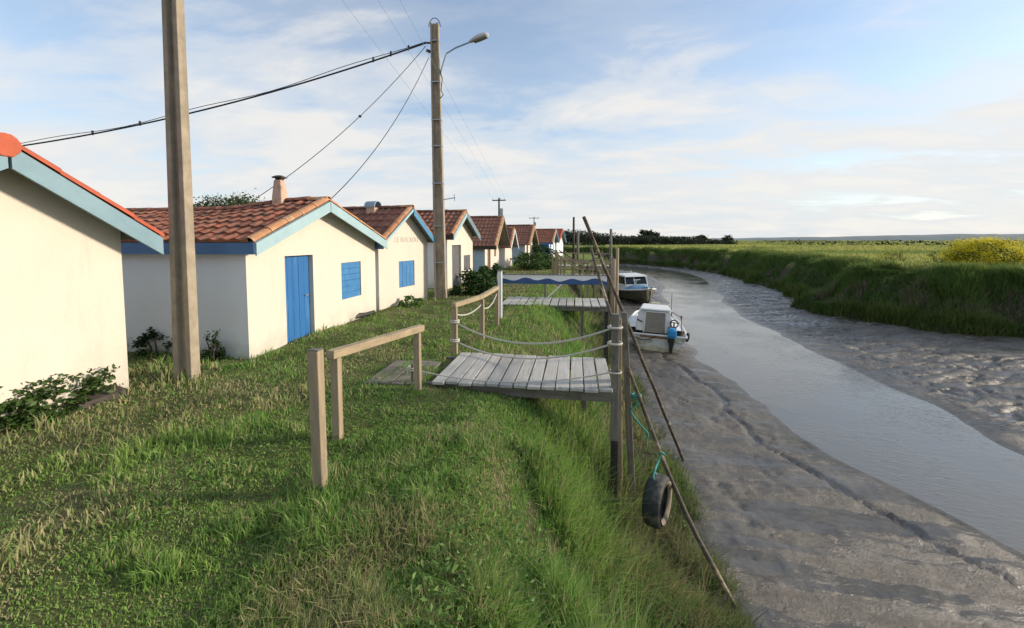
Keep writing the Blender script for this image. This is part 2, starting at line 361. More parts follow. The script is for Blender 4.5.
def spaced(lo, dlo, dhi, hi, step, k): 
    mid = np.arange(dlo, dhi, step); up = [dhi]; s = step
    while up[-1] < hi: s *= k; up.append(up[-1]+s)
    dn = [dlo-step]; s = step
    while dn[-1] > lo: s *= k; dn.append(dn[-1]-s)
    return np.concatenate([dn[::-1], mid, up])
gx = spaced(-2500, -8, 23, 4000, .2, 1.13); gy = spaced(-60, .5, 26, 6000, .2, 1.07)
GX, GY = np.meshgrid(gx, gy); GZ = height(GX, GY)
soil = bpy.data.materials.new('turf_soil'); soil.use_nodes = True; t = soil.node_tree; b = t.nodes['Principled BSDF']; b.inputs['Roughness'].default_value = .95; b.inputs['Specular IOR Level'].default_value = .15
ge = N(t, 'ShaderNodeNewGeometry'); sp = N(t, 'ShaderNodeSeparateXYZ'); t.links.new(ge.outputs['Position'], sp.inputs[0])
na = N(t, 'ShaderNodeTexNoise', Scale=1.1, Detail=8, Roughness=.65); t.links.new(ge.outputs['Position'], na.inputs['Vector'])
nb = N(t, 'ShaderNodeTexNoise', Scale=14, Detail=6, Roughness=.7); t.links.new(ge.outputs['Position'], nb.inputs['Vector'])
mfar = N(t, 'ShaderNodeMapping'); mfar.inputs['Scale'].default_value = (.010, .045, 1); t.links.new(ge.outputs['Position'], mfar.inputs[0])
nf = N(t, 'ShaderNodeTexNoise', Scale=1.0, Detail=7, Roughness=.62); t.links.new(mfar.outputs[0], nf.inputs['Vector'])
c_near = ramp(t, na.outputs[0], [(.3, (.06, .075, .025)), (.52, (.115, .125, .045)), (.72, (.24, .20, .12))])
c_fine = ramp(t, nb.outputs[0], [(.3, g3(.55)), (.7, g3(1.25))])
mm = N(t, 'ShaderNodeMix', data_type='RGBA', blend_type='MULTIPLY'); mm.inputs[0].default_value = 1; t.links.new(c_near, mm.inputs[6]); t.links.new(c_fine, mm.inputs[7])
bank_f = math_(t, 'MULTIPLY', math_(t, 'SUBTRACT', math_(t, 'MULTIPLY', nb.outputs[0], .5), math_(t, 'ADD', sp.outputs['Z'], .35)), 2.0, True)   # bare earth below the turf line
c_far = ramp(t, nf.outputs[0], [(.30, (.07, .11, .03)), (.45, (.15, .19, .05)), (.58, (.24, .26, .075)), (.72, (.11, .15, .04))])
fy = math_(t, 'DIVIDE', math_(t, 'SUBTRACT', sp.outputs['Y'], 25.0), 40.0, True); fx = math_(t, 'DIVIDE', math_(t, 'SUBTRACT', sp.outputs['X'], 18.0), 20.0, True)
m2 = N(t, 'ShaderNodeMix', data_type='RGBA'); t.links.new(math_(t, 'MAXIMUM', fy, fx), m2.inputs[0]); t.links.new(mm.outputs[2], m2.inputs[6]); t.links.new(c_far, m2.inputs[7])
m3 = N(t, 'ShaderNodeMix', data_type='RGBA'); t.links.new(bank_f, m3.inputs[0]); t.links.new(m2.outputs[2], m3.inputs[6]); t.links.new(ramp(t, nb.outputs[0], [(.3, (.045, .042, .026)), (.7, (.09, .078, .05))]), m3.inputs[7]); t.links.new(m3.outputs[2], b.inputs['Base Color'])
bp = N(t, 'ShaderNodeBump', Strength=.7, Distance=.05); t.links.new(nb.outputs[0], bp.inputs['Height']); t.links.new(bp.outputs[0], b.inputs['Normal'])
tag(grid_mesh('ground', GX, GY, GZ, soil), kind='structure')

# mud flats: own sheet laid along the channel
def along(s):                                   # arc-length param -> point, normal
    d = np.r_[0, np.cumsum(np.hypot(*np.diff(CL, axis=0).T))]
    x = np.interp(s, d, CL[:, 0]); y = np.interp(s, d, CL[:, 1])
    e = .8; x2 = np.interp(s+e, d, CL[:, 0]); y2 = np.interp(s+e, d, CL[:, 1]); x1 = np.interp(s-e, d, CL[:, 0]); y1 = np.interp(s-e, d, CL[:, 1])
    tx = x2-x1; ty = y2-y1; L = np.hypot(tx, ty); return x, y, ty/L, -tx/L
S = np.concatenate([np.arange(57, 84, .09), np.arange(84, 100, .18), np.arange(100, 260, .6)])
T = np.r_[np.linspace(-7.4, 7.4, 190), np.linspace(7.5, 17, 80)]
ax, ay, nx, ny = along(S)
MX = ax[:, None]+nx[:, None]*T[None]; MY = ay[:, None]+ny[:, None]*T[None]; TT = np.broadcast_to(T, MX.shape)
WL = -2.46
yl = np.broadcast_to(ay[:, None], MX.shape)
wl = .4+np.interp(yl, [0, 5, 7, 10.3, 14.8, 20, 30, 45, 70], [0.6, -1.0, -2.0, -3.5, -4.05, -3.4, -3.2, -2.8, -4.2])+(fbm(yl*.35, TT*.1, 41, 4)-.5)*1.3     # water's edges
wr = np.interp(yl, [0, 10, 14.5, 22, 32, 60], [1.0, 1.15, 1.35, 1.7, 1.3, 3.4])+(fbm(yl*.3, TT*.1, 55, 4)-.5)*1.2
out = np.maximum(wl-TT, TT-wr)
MZ = WL+np.where(out > 0, .05*np.minimum(out, .5)+.045*out, .12*out)
rid = np.minimum(np.abs(TT-(wl-.55-1.1*fbm(yl*.55, yl*0+.3, 61, 4))), np.abs(fbm(MX*.5+MY*.3, MY*.2, 63, 5)-.5)*3+.05)                       # run-off rills
fine = fbm(MX*2.2, MY*1.5, 71, 4)-.5; lump = fbm(MX*7, MY*6, 77, 3)-.5
rightside = sstep(.3, 1.5, TT-wr)
dr = fbm((MX*.42-MY*.9)*1.5, (MX*.9+MY*.42)*.34, 83, 4)-.5; dr2 = np.abs(fbm((MX*.3-MY*.95)*2.6+3, (MX*.95+MY*.3)*.6, 87, 3)-.5)
wet = sstep(0, .6, out)
MZ = MZ+wet*(fine*.05+lump*.05+(fbm(MX*13, MY*11, 79, 2)-.5)*.045-.07*np.exp(-(rid/.07)**2)*sstep(.3, .9, out)+rightside*(dr*.20+fine*.04-.07*np.exp(-(dr2/.045)**2)))
MZ = np.clip(MZ, -3.0, -2.12+.05*fine)
mud = bpy.data.materials.new('wet_mud'); mud.use_nodes = True; t = mud.node_tree; b = t.nodes['Principled BSDF']; b.inputs['IOR'].default_value = 1.65
ge = N(t, 'ShaderNodeNewGeometry')
na = N(t, 'ShaderNodeTexNoise', Scale=.9, Detail=9, Roughness=.68); t.links.new(ge.outputs['Position'], na.inputs['Vector'])
nb = N(t, 'ShaderNodeTexNoise', Scale=9, Detail=8, Roughness=.72); t.links.new(ge.outputs['Position'], nb.inputs['Vector'])
nc = N(t, 'ShaderNodeTexNoise', Scale=38, Detail=5, Roughness=.7); t.links.new(ge.outputs['Position'], nc.inputs['Vector'])
cc = ramp(t, na.outputs[0], [(.34, (.066, .056, .042)), (.52, (.115, .10, .079)), (.68, (.17, .15, .122))])
cf = ramp(t, nb.outputs[0], [(.35, g3(.62)), (.65, g3(1.18))])
mm = N(t, 'ShaderNodeMix', data_type='RGBA', blend_type='MULTIPLY'); mm.inputs[0].default_value = 1; t.links.new(cc, mm.inputs[6]); t.links.new(cf, mm.inputs[7]); t.links.new(mm.outputs[2], b.inputs['Base Color'])
mst = N(t, 'ShaderNodeMapping'); mst.inputs['Rotation'].default_value = (0, 0, R(-32)); mst.inputs['Scale'].default_value = (.35, 2.2, 1); t.links.new(ge.outputs['Position'], mst.inputs[0])
ns = N(t, 'ShaderNodeTexNoise', Scale=1.1, Detail=8, Roughness=.66); t.links.new(mst.outputs[0], ns.inputs['Vector'])
szm = N(t, 'ShaderNodeSeparateXYZ'); t.links.new(ge.outputs['Position'], szm.inputs[0])
brim = math_(t, 'SUBTRACT', 1.0, math_(t, 'DIVIDE', math_(t, 'SUBTRACT', szm.outputs['Z'], WL), .055), True)       # soaked margin just above the water
wetm = math_(t, 'MAXIMUM', brim, ramp(t, ns.outputs[0], [(.44, g3(0)), (.60, g3(1))]))                     # films of standing water between ridges
t.links.new(math_(t, 'ADD', math_(t, 'MULTIPLY', wetm, -.36), ramp(t, na.outputs[0], [(.36, g3(.44)), (.62, g3(.56))])), b.inputs['Roughness'])
hh = math_(t, 'ADD', nb.outputs[0], math_(t, 'MULTIPLY', nc.outputs[0], .6))
bp = N(t, 'ShaderNodeBump', Strength=.9, Distance=.05); t.links.new(math_(t, 'SUBTRACT', 1.0, math_(t, 'MULTIPLY', wetm, .75)), bp.inputs['Strength']); t.links.new(hh, bp.inputs['Height']); t.links.new(bp.outputs[0], b.inputs['Normal'])
tag(grid_mesh('mud_flat', MX, MY, MZ, mud), kind='structure')
wat = bpy.data.materials.new('channel_water'); wat.use_nodes = True; t = wat.node_tree; b = t.nodes['Principled BSDF']
b.inputs['Base Color'].default_value = (.15, .138, .114, 1); b.inputs['Roughness'].default_value = .05; b.inputs['IOR'].default_value = 1.6
ge = N(t, 'ShaderNodeNewGeometry'); mw = N(t, 'ShaderNodeMapping'); mw.inputs['Rotation'].default_value = (0, 0, R(28)); mw.inputs['Scale'].default_value = (1, 2.8, 1); t.links.new(ge.outputs['Position'], mw.inputs[0])
n1 = N(t, 'ShaderNodeTexNoise', Scale=4.2, Detail=3, Roughness=.5, Distortion=.6); t.links.new(mw.outputs[0], n1.inputs['Vector'])
n2 = N(t, 'ShaderNodeTexNoise', Scale=.5, Detail=2); t.links.new(ge.outputs['Position'], n2.inputs['Vector'])
hh = math_(t, 'MULTIPLY', n1.outputs[0], ramp(t, n2.outputs[0], [(.35, g3(.25)), (.6, g3(1))]))
bp = N(t, 'ShaderNodeBump', Strength=.26, Distance=.04); t.links.new(hh, bp.inputs['Height']); t.links.new(bp.outputs[0], b.inputs['Normal'])
WX = ax[::6, None]+nx[::6, None]*np.linspace(-6, 6, 8)[None]; WY = ay[::6, None]+ny[::6, None]*np.linspace(-6, 6, 8)[None]
tag(grid_mesh('water', WX, WY, np.full(WX.shape, WL), wat), kind='structure')

# ------------------------------------------------------------------ houses
def tile_mesh(m, tw=.25, L=.38, n=6):
    mb = MB(); vs = []
    for i in range(n+1):
        u = tw*i/n; p = .018+.020*math.cos(2*math.pi*i/n)
        vs += [(u, -.02, 0.0), (u, -.02, p+.034), (u, L, p)]
    fs = []
    for i in range(n):
        a = i*3; fs += [(a, a+3, a+4, a+1), (a+1, a+4, a+5, a+2)]
    mb.add(vs, fs); return mb.mesh('tile', m)
def cap_mesh(m, L=.46, r=.10, n=7):
    mb = MB(); vs = []
    for k, (yy, rr) in enumerate(((-.02, r*1.06), (L, r*.92))):
        for i in range(n):
            a = math.pi*i/(n-1); vs.append((rr*math.cos(a), yy, rr*.8*math.sin(a)))
        for i in range(n):
            a = math.pi*i/(n-1); vs.append(((rr-.018)*math.cos(a), yy, (rr-.018)*.8*math.sin(a)))
    fs = []
    for i in range(n-1):
        fs += [(i, i+1, 2*n+i+1, 2*n+i), (i, n+i, n+i+1, i+1)]
    fs += [(2*n+i, 2*n+i+1, 3*n+i+1, 3*n+i) for i in range(n-1)]
    mb.add(vs, fs); return mb.mesh('cap_tile', m)
TM = {}
def get_tile(m):
    if m.name not in TM: TM[m.name] = (tile_mesh(m), cap_mesh(m))
    return TM[m.name]
class House:
    def __init__(s, name, label, loc, rz, W, D, eave, ridge, wall, side=None, ov=.38, ovs=.22, openings=(), sag=0, group='cabins in the row', yp=None):
        s.W, s.D, s.e, s.r, s.ov, s.ovs, s.sag = W, D, eave, ridge, ov, ovs, sag
        s.o = empty(name, loc, label, 'house', group, rz); s.yp = W/2 if yp is None else yp; yp = s.yp; s.kL = (ridge-eave)/yp; s.kR = (ridge-eave)/(W-yp)
        mb = MB(); zb = -.35
        top = lambda y: eave+(s.kL*y if y <= yp else s.kR*(W-y))
        brk = sorted({0, yp, W} | {q for o in openings for q in o[:2]})
        for a, b in zip(brk[:-1], brk[1:]):
            ho = [o for o in openings if o[0] <= a+1e-6 and o[1] >= b-1e-6]
            z = zb
            for o in sorted(ho, key=lambda q: q[2]):
                if o[2] > zb: mb.add([(0, a, z), (0, b, z), (0, b, o[2]), (0, a, o[2])], [(0, 1, 2, 3)])
                z = o[3]
            mb.add([(0, a, z), (0, b, z), (0, b, top(b)), (0, a, top(a))], [(0, 1, 2, 3)])
        for (a, b, z0, z1) in openings:
            d = -.14; mb.add([(0, a, z0), (0, b, z0), (0, b, z1), (0, a, z1), (d, a, z0), (d, b, z0), (d, b, z1), (d, a, z1)],
                             [(0, 4, 5, 1), (1, 5, 6, 2), (2, 6, 7, 3), (3, 7, 4, 0), (4, 7, 6, 5)])
        mb.add([(-D, 0, zb), (-D, W, zb), (-D, W, eave), (-D, yp, ridge), (-D, 0, eave)], [(4, 3, 2, 1, 0)])
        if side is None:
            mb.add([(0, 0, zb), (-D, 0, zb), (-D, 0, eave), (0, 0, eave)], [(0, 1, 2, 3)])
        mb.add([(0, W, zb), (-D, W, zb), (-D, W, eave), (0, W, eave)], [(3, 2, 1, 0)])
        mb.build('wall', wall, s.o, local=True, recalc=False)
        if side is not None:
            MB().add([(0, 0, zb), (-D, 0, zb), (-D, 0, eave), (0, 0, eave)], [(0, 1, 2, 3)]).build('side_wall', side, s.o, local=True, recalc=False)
    def pt(s, x, t, right=False, n=0.0):         # point on the roof plane: t=0 eave end .. 1 ridge, n above it
        drop = s.sag*float(sstep(.1, 2.6, np.array(-x)))
        run, k = (s.W-s.yp, s.kR) if right else (s.yp, s.kL)
        y = -s.ovs+(run+s.ovs)*t; z = s.e-k*s.ovs+(k*(run+s.ovs)-drop)*t
        c = 1/math.sqrt(1+k*k); y -= n*k*c; z += n*c
        return Vector((x, s.W-y if right else y, z))
    def roof(s, tile, verge, pieces=(True, False), tw=.25, L=.36, tt=.05):
        mb = MB(); xs = np.linspace(-s.D-.15, s.ov, 9)
        for rt_ in (False, True):
            rows = [[s.pt(x, tq, rt_, n) for tq, n in ((0, .004), (1, .004), (1, tt), (0, tt))] for x in xs]
            mb.loft(rows)
        ro = mb.build('roof', under, s.o, local=True)
        tm, cm = get_tile(tile); vt = get_tile(verge)[1]
        ncol = max(2, int((s.D+.1+s.ov-.12)/tw))
        vbuf = [v.co.copy() for v in tm.vertices]; fbuf = [tuple(p.vertices) for p in tm.polygons]
        for rt_ in (False, True):
            SL = (s.pt(0, 1, rt_)-s.pt(0, 0, rt_)).length; nr = max(2, round(SL/L))
            pc = pieces[1 if rt_ else 0]; mb = MB()
            for i in range(nr):
                for j in range(ncol):
                    x = s.ov-.10-tw*(j+1); p0 = s.pt(x, i/nr, rt_, tt+.002); p1 = s.pt(x, (i+1)/nr, rt_, tt+.002); px = s.pt(x+tw, i/nr, rt_, tt+.002)
                    v = (p1-p0).normalized(); u = (px-p0).normalized(); nn = u.cross(v)
                    if rt_: u = -u; p0 = px; nn = u.cross(v)
                    M = Matrix((u, v, nn)).transposed().to_4x4()
                    M = M @ Euler((random.uniform(-.025, .025), random.uniform(-.03, .03), random.uniform(-.03, .03))).to_matrix().to_4x4()
                    M.translation = p0+nn*random.uniform(0, .008); 
                    M = M @ Matrix.Diagonal((1, (p1-p0).length/.38*1.04, 1, 1))
                    if pc: o = link('tile', tm, ro); o.matrix_local = M
                    else: mb.add([M @ q for q in vbuf], fbuf)
            if not pc:
                mb.build('roof_tiles', tile, s.o, local=True, kind='stuff', recalc=False)
            m = max(3, round(SL/.45))
            for i in range(m):                    # verge caps on the gable
                p0 = s.pt(s.ov-.09, i/m, rt_, tt+.012); p1 = s.pt(s.ov-.09, (i+1)/m, rt_, tt+.012); v = (p1-p0).normalized()
                nn = Vector((1, 0, 0)).cross(v); nn = nn if nn.z > 0 else -nn; u = v.cross(nn)
                M = Matrix((u, v, nn)).transposed().to_4x4(); M.translation = p0+nn*random.uniform(0, .01)
                M = M @ Matrix.Diagonal((1, (p1-p0).length/.46*1.05, 1, 1)); o = link('verge_tile', vt, ro); o.matrix_local = M
        m = max(3, round((s.D+s.ov)/.45))
        for i in range(m):
            x0 = s.ov-.03-(s.D+s.ov)*i/m; x1 = s.ov-.03-(s.D+s.ov)*(i+1)/m; p0 = s.pt(x0, 1, False, 0)+Vector((0, 0, tt+.02)); p1 = s.pt(x1, 1, False, 0)+Vector((0, 0, tt+.02)); v = (p1-p0).normalized()
            u = v.cross(Vector((0, 0, 1))).normalized(); nn = u.cross(v)
            M = Matrix((u, v, nn)).transposed().to_4x4(); M.translation = p0+Vector((0, 0, random.uniform(0, .012))); M = M @ Matrix.Diagonal((1.1, (p1-p0).length/.46*1.05, 1, 1))
            o = link('ridge_tile', vt if i == 0 else cm, ro); o.matrix_local = M
        return ro
    def barge(s, m, mr=None, h=.2, th=.03, hr=None):
        h0 = h
        for rt_ in (False, True):
            h = (hr or h0) if rt_ else h0
            mb = MB(); a = s.pt(s.ov+.002, 0, rt_, .03); b = s.pt(s.ov+.002, 1, rt_, .03); d = Vector((0, 0, -h)); x = Vector((th, 0, 0))
            mb.hexa([a+d, a+d+x, b+d+x, b+d], [a, a+x, b+x, b]); mb.build('barge_board', (mr or m) if rt_ else m, s.o, local=True)
    def fascia(s, m, h=.17):
        a = s.pt(0, 0, False, .0); mb = MB(); mb.box((-s.D, a.y-.03, a.z-h), (s.ov-.005, a.y-.004, a.z+.03)); mb.build('fascia', m, s.o, local=True)
        # blocking between fascia and wall
        MB().box((-s.D, a.y+.0, a.z-h+.02), (-.004, -.004, a.z-h+.045)).build('soffit', m, s.o, local=True)
    def plank_door(s, a, b, z0, z1, m, n=5, handle=True, dep=-.10):
        d = empty_child('door', s.o) if False else None
        mb = MB(); mb.box((-.135, a+.01, z0), (dep-.02, b-.01, z1-.01)); do = mb.build('door', m, s.o, local=True)
        wdt = (b-a-.02)/n
        me = MB().box((0, 0, 0), (.018, wdt-.008, z1-z0-.03)).mesh('plank', m)
        for i in range(n): link('plank', me, do, (dep-.019+random.uniform(0, .004), a+.01+i*wdt+.004, z0+.01))
        if handle: MB().bar((dep+.0, b-.12, z0+.95), (dep+.035, b-.12, z0+.95), .03, .03).bar((dep+.03, b-.2, z0+.95), (dep+.03, b-.10, z0+.95), .02, .02).build('handle', metal_g, do, local=True)
        return do
    def shutter(s, a, b, z0, z1, m, n=6, horiz=True, dep=-.03):
        mb = MB(); mb.box((-.138, a+.005, z0+.005), (dep-.02, b-.005, z1-.005)); so_ = mb.build('shutter', m, s.o, local=True)
        k = ((z1-z0) if horiz else (b-a))/n
        me = (MB().box((0, 0, 0), (.02, b-a-.02, k-.012)) if horiz else MB().box((0, 0, 0), (.02, k-.012, z1-z0-.02))).mesh('slat', m)
        for i in range(n):
            p = (dep-.019+random.uniform(0, .006), a+.01, z0+i*k+.006) if horiz else (dep-.019+random.uniform(0, .004), a+i*k+.006, z0+.01)
            link('slat', me, so_, p, (0, 0, 0) if not horiz else (random.uniform(-.012, .012), 0, 0))
        return so_
FX = -5.72
def ypos(px, X=FX): return PX(px, 300, X).y
def zat(px, py, X=FX): return PX(px, py, X).z
# near cabin on the left edge
y1r = G(130, 388).y; X1 = -6.25
bx = X1+.32; pk = PX(6, 140, bx); W1 = 2*(y1r-pk.y)
h1 = House('cabin', 'cream walled cabin cut off by the left edge of the picture, pale teal barge board', (X1, y1r-W1, 0), 0, W1, 3.0, 2.27, pk.z-.08, plaster, ov=.32, ovs=.28, openings=[(.25, 1.05, .0, 1.85)])
r1 = h1.roof(tile_red, tile_red, (False, False)); h1.barge(teal_mid, h=.24); h1.plank_door(.25, 1.05, .0, 1.85, blue_door)
p = h1.pt(h1.ov+.05, 1, False, .05); mb = MB(); 
mb.loft([[Vector((x, p.y+.13*math.cos(a), p.z-.02+.13*math.sin(a))) for a in [2*math.pi*i/8+.39 for i in range(8)]] for x in (p.x-.30, p.x+.0)]); mb.build('ridge_end_tile', tile_red, r1, local=True, bevel=.012)
# blue door cabin
y2a = G(250, 358).y; y2b = G(375, 312).y; W2 = y2b-y2a
e2 = 2.07; rg2 = 2.92
def Yl(px): return ypos(px)-y2a
door2 = (Yl(286), Yl(314), -.05, zat(288, 256)); win2 = (Yl(342), Yl(361.5), zat(342, 300), zat(342, 263))
h2 = House('cabin', 'cream cabin with blue plank door and blue slatted shutter, clay chimney on its roof', (FX, y2a, 0), 0, W2, 5.2, e2, rg2, plaster, plaster2, ov=.30, ovs=.12, openings=[door2, win2], sag=.20, yp=2.13)
r2 = h2.roof(tile_old, tile_verge, (True, False)); h2.barge(teal, h=.22); h2.fascia(blue_b)
h2.plank_door(*door2, blue_door); h2.shutter(*win2, blue_sh, 6)
MB().box((-.02, door2[0]-.02, -.1), (.10, door2[1]+.02, .0)).build('threshold', grime, h2.o, local=True, bevel=.01)
def chimney(h, px, py_top, t, mode):
    x = -.85 if mode == 0 else -1.1
    base = h.pt(x, t, False, .03); 
    if mode == 0:
        c = MB(); c.loft([[Vector((x+s_*a, base.y+s_*b, base.z+zz_)) for a, b in ((-1, -1), (1, -1), (1, 1), (-1, 1))] for zz_, s_ in ((-.25, .125), (.16, .12), (.56, .085))])
        co = c.build('chimney', chim, h.o, local=True, bevel=.02)
        k = MB(); k.loft([[Vector((x+s_*a, base.y+s_*b, base.z+zz_)) for a, b in ((-1, -.8), (1, -.8), (1, .8), (-1, .8))] for zz_, s_ in ((.605, .12), (.63, .12), (.665, .05))])
        for a in (-.05, .05):
            k.box((x+a-.02, base.y-.05, base.z+.555), (x+a+.02, base.y+.05, base.z+.61))
        k.build('chimney_cap', dark_b, co, local=True)
    else:
        c = MB().box((x-.16, base.y-.16, base.z-.3), (x+.16, base.y+.16, base.z+.16)); co = c.build('chimney', chim, h.o, local=True)
        k = MB(); n = 7
        for xx in (x-.21, x+.21): pass
        prof = [(math.cos(math.pi*i/n)*.2, .22+.16*math.sin(math.pi*i/n)) for i in range(n+1)]
        inn = [(a*.88, zz_-.02) for a, zz_ in prof][::-1]
        ring = [(-.2, .16)]+[]; sec = [(.2, .165)]+prof+[(-.2, .165), (-.176, .165)]+inn+[(.176, .165)]
        k.loft([[Vector((xx, base.y+a, base.z+zz_)) for a, zz_ in sec] for xx in (x-.2, x+.2)]); k.build('chimney_cowl', metal_bl, co, local=True)
chimney(h2, 286, 180, .97, 0)
# lettered cabin
RZ3 = R(-10); A3 = G(379.5, 310.5); D3 = Vector((math.sin(-RZ3), math.cos(RZ3), 0)); N3 = Vector((D3.y, -D3.x, 0))
def on3(px, py, off=0.0):                      # pixel -> (along the facade, height)
    q = ray(px, py); k = (A3+N3*off-_C).dot(N3)/q.dot(N3); P = _C+q*k; return (P-A3).dot(D3), P.z
W3 = on3(428, 300)[0]; win3 = (on3(399, 275)[0], on3(414.5, 275)[0], on3(399, 288)[1], on3(399, 261.5)[1]); pk3 = on3(413, 205.5, .3)
h3 = House('cabin', 'cream cabin with faded lettering under the gable and a pale blue shutter', (A3.x, A3.y, 0), RZ3, W3, 4.6, 2.10, pk3[1]-.13, plaster, plaster2, ov=.3, ovs=.14, openings=[win3], yp=pk3[0])
h3.roof(tile_dark, tile_verge, (True, False)); h3.barge(teal, blue_bright, h=.09, hr=.2); h3.shutter(*win3, blue_sh, 4, False); h3.fascia(blue_b)
chimney(h3, 372, 195, .90, 1)
lx = on3(394.5, 241)[0]; lz = on3(403, 242)[1]
for ch in 'LE ROCADO':
    if ch != ' ':
        tcu = bpy.data.curves.new('letter', 'FONT'); tcu.body = ch; tcu.size = .23; tcu.extrude = .002
        to = bpy.data.objects.new('t', tcu); COL.objects.link(to); dg = bpy.context.evaluated_depsgraph_get(); me = bpy.data.meshes.new_from_object(to.evaluated_get(dg)); bpy.data.objects.remove(to)
        me.materials.clear(); me.materials.append(letter_m); link('letter', me, h3.o, (.006, lx, lz), (R(90), 0, R(90)))
        lx += max(v.co.x for v in me.vertices)+.02
    else: lx += .07
# the farther cabins
X4 = -5.35; y4a = PX(447.5, 290, X4).y
W4 = 4.2
def yl4(px): return PX(px, 280, X4).y-y4a
d4 = (yl4(452), yl4(460.5), -.05, zat(455, 245, X4)); w4 = (yl4(463), yl4(469), zat(466, 270, X4), zat(466, 255, X4))
h4 = House('cabin', 'cream cabin with dark grey door and slate blue barge boards behind the lamp pole', (X4, y4a, 0), R(-1), W4, 4.5, 2.38, 3.36, plaster, plaster2, ov=.35, ovs=.2, openings=[d4, w4], yp=1.85)
h4.roof(tile_dark, tile_verge, (False, False)); h4.barge(teal, slate_b, h=.2, hr=.26); h4.fascia(dark_b); h4.plank_door(*d4, grey_door, 4); h4.shutter(*w4, grey_door, 2, False)
def far_house(label, px_a, px_peak, py_base, py_eave, py_peak, D, wall, side, tile, verge, b1, b2, fas, dr=None, rz=0, ov=.5, dm=None, W=None, fac=1.0):
    A = G(px_a, py_base); X = A.x
    pk_ = PX(px_peak, py_peak, X+ov*.5); W = W or max(2.6, 2*(pk_.y-A.y)*fac)
    eave = PX(px_a, py_eave, X).z; rg = PY(px_peak, py_peak, A.y+W/2).z-.1
    rg = max(rg, eave+.5)
    op = [(W*.16, W*.16+.85, -.05, 1.75)] if dr else []
    if dr and W > 3.2: op.append((W*.62, W*.62+.6, .95, 1.6))
    h = House('cabin', label, (X, A.y, 0), rz, W, D, eave, rg, wall, side, ov=ov, ovs=.25, openings=op)
    h.roof(tile, verge, (False, False)); h.barge(b1, b2, h=.2)
    if fas: h.fascia(fas)
    if dr:
        h.plank_door(*op[0], dr, 4)
        if len(op) > 1: h.shutter(*op[1], dm or dr, 2, False)
    return h
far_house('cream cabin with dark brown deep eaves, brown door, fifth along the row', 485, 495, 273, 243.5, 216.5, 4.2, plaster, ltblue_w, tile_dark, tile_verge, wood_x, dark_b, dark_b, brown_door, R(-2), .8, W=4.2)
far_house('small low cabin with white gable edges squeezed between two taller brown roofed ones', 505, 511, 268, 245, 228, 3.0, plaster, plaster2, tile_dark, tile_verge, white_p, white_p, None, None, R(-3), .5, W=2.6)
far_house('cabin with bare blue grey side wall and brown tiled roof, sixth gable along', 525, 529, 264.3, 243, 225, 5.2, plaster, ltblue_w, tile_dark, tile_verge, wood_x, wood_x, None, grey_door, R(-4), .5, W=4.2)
far_house('cabin with bright blue side wall and teal barge boards near the end of the row', 549, 551, 258.5, 241.5, 229, 5.0, plaster2, blue_w, tile_old, tile_verge, teal, blue_bright, blue_b, blue_door, R(-7), .5, W=4.0)
far_house('farthest cabin of the row, white walled with bright red tiled roof', 556.5, 561, 256.8, 240.5, 229, 5.0, plaster2, None, tile_red, tile_red, tile_red, blue_bright, None, None, R(-10), .4, W=4.0)

# ------------------------------------------------------------------ concrete poles and wires
def h_section(wx, wy, g, ft):    # I profile, grooves on the -y and +y faces
    a, b = wx/2, wy/2
    return [(-a, -b), (-a+ft, -b), (-a+ft+.02, -b+g), (a-ft-.02, -b+g), (a-ft, -b), (a, -b), (a, b), (a-ft, b), (a-ft-.02, b-g), (-a+ft+.02, b-g), (-a+ft, b), (-a, b)]
def conc_pole(name, label, base, hgt, s0, s1, lean=(0, 0), rz=0):
    z0 = gz(base.x, base.y); o = empty(name, (base.x, base.y, z0), label, 'utility pole', None, rz)
    rings = []
    for k in range(9):
        f = k/8; z = -.5+(hgt+.5)*f; q = h_section(s0[0]+(s1[0]-s0[0])*f, s0[1]+(s1[1]-s0[1])*f, .075, .08*(1-.35*f))
        rings.append([Vector((x+lean[0]*f, y+lean[1]*f, z)) for x, y in q])
    MB().loft(rings).build('shaft', concrete, o, local=True, bevel=.008)
    return o
pb = G(187, 377)
p1 = conc_pole('concrete_pole', 'tall grooved concrete utility pole nearest the camera, between the first two cabins', pb, 9.5, (.285, .19), (.175, .13), (.06, .05), R(8))
lb = G(441, 298.2); LPH = 9.62
p2 = conc_pole('lamp_pole', 'concrete utility pole carrying a street lamp arm and cables', lb, LPH, (.42, .30), (.28, .20), (-.12, 0), R(6))
zt = PY(437, 22, lb.y).z; 
for zz_ in (1.3, 2.6, 4.1, 5.4, 6.3, 7.6, 9.0):
    f = (zz_+.5)/(LPH+.5); a = .21-.07*f+.012; b_ = .15-.05*f+.012; cx_ = -.12*f
    mb = MB(); mb.loft([[Vector((cx_+x*s_, y*s_, zz_+dz)) for x, y in ((-a, -b_), (a, -b_), (a, b_), (-a, b_))] for dz, s_ in ((0, 1), (.035, 1))]); mb.build('band', metal_g, p2, local=True)
topx = -.12
MB().tube([(topx+.2*math.cos(a), -.02, LPH-.12+.30*math.sin(a)) for a in [math.pi*i/12 for i in range(13)]], .014, 6).build('cable_loop', cable_m, p2, local=True)
arm = [(topx+.13, -.02, LPH-1.9), (topx+.30, -.05, LPH-1.35), (topx+.42, -.08, LPH-1.05), (topx+.75, -.12, LPH-.88), (topx+1.3, -.2, LPH-.72)]
MB().tube(arm, .028, 8).build('lamp_arm', metal_bl, p2, local=True)
hd = MB(); 
e0 = Vector(arm[-1]); dv = (Vector(arm[-1])-Vector(arm[-2])).normalized(); sx = dv.cross(Vector((0, 0, 1))).normalized(); uz = sx.cross(dv)
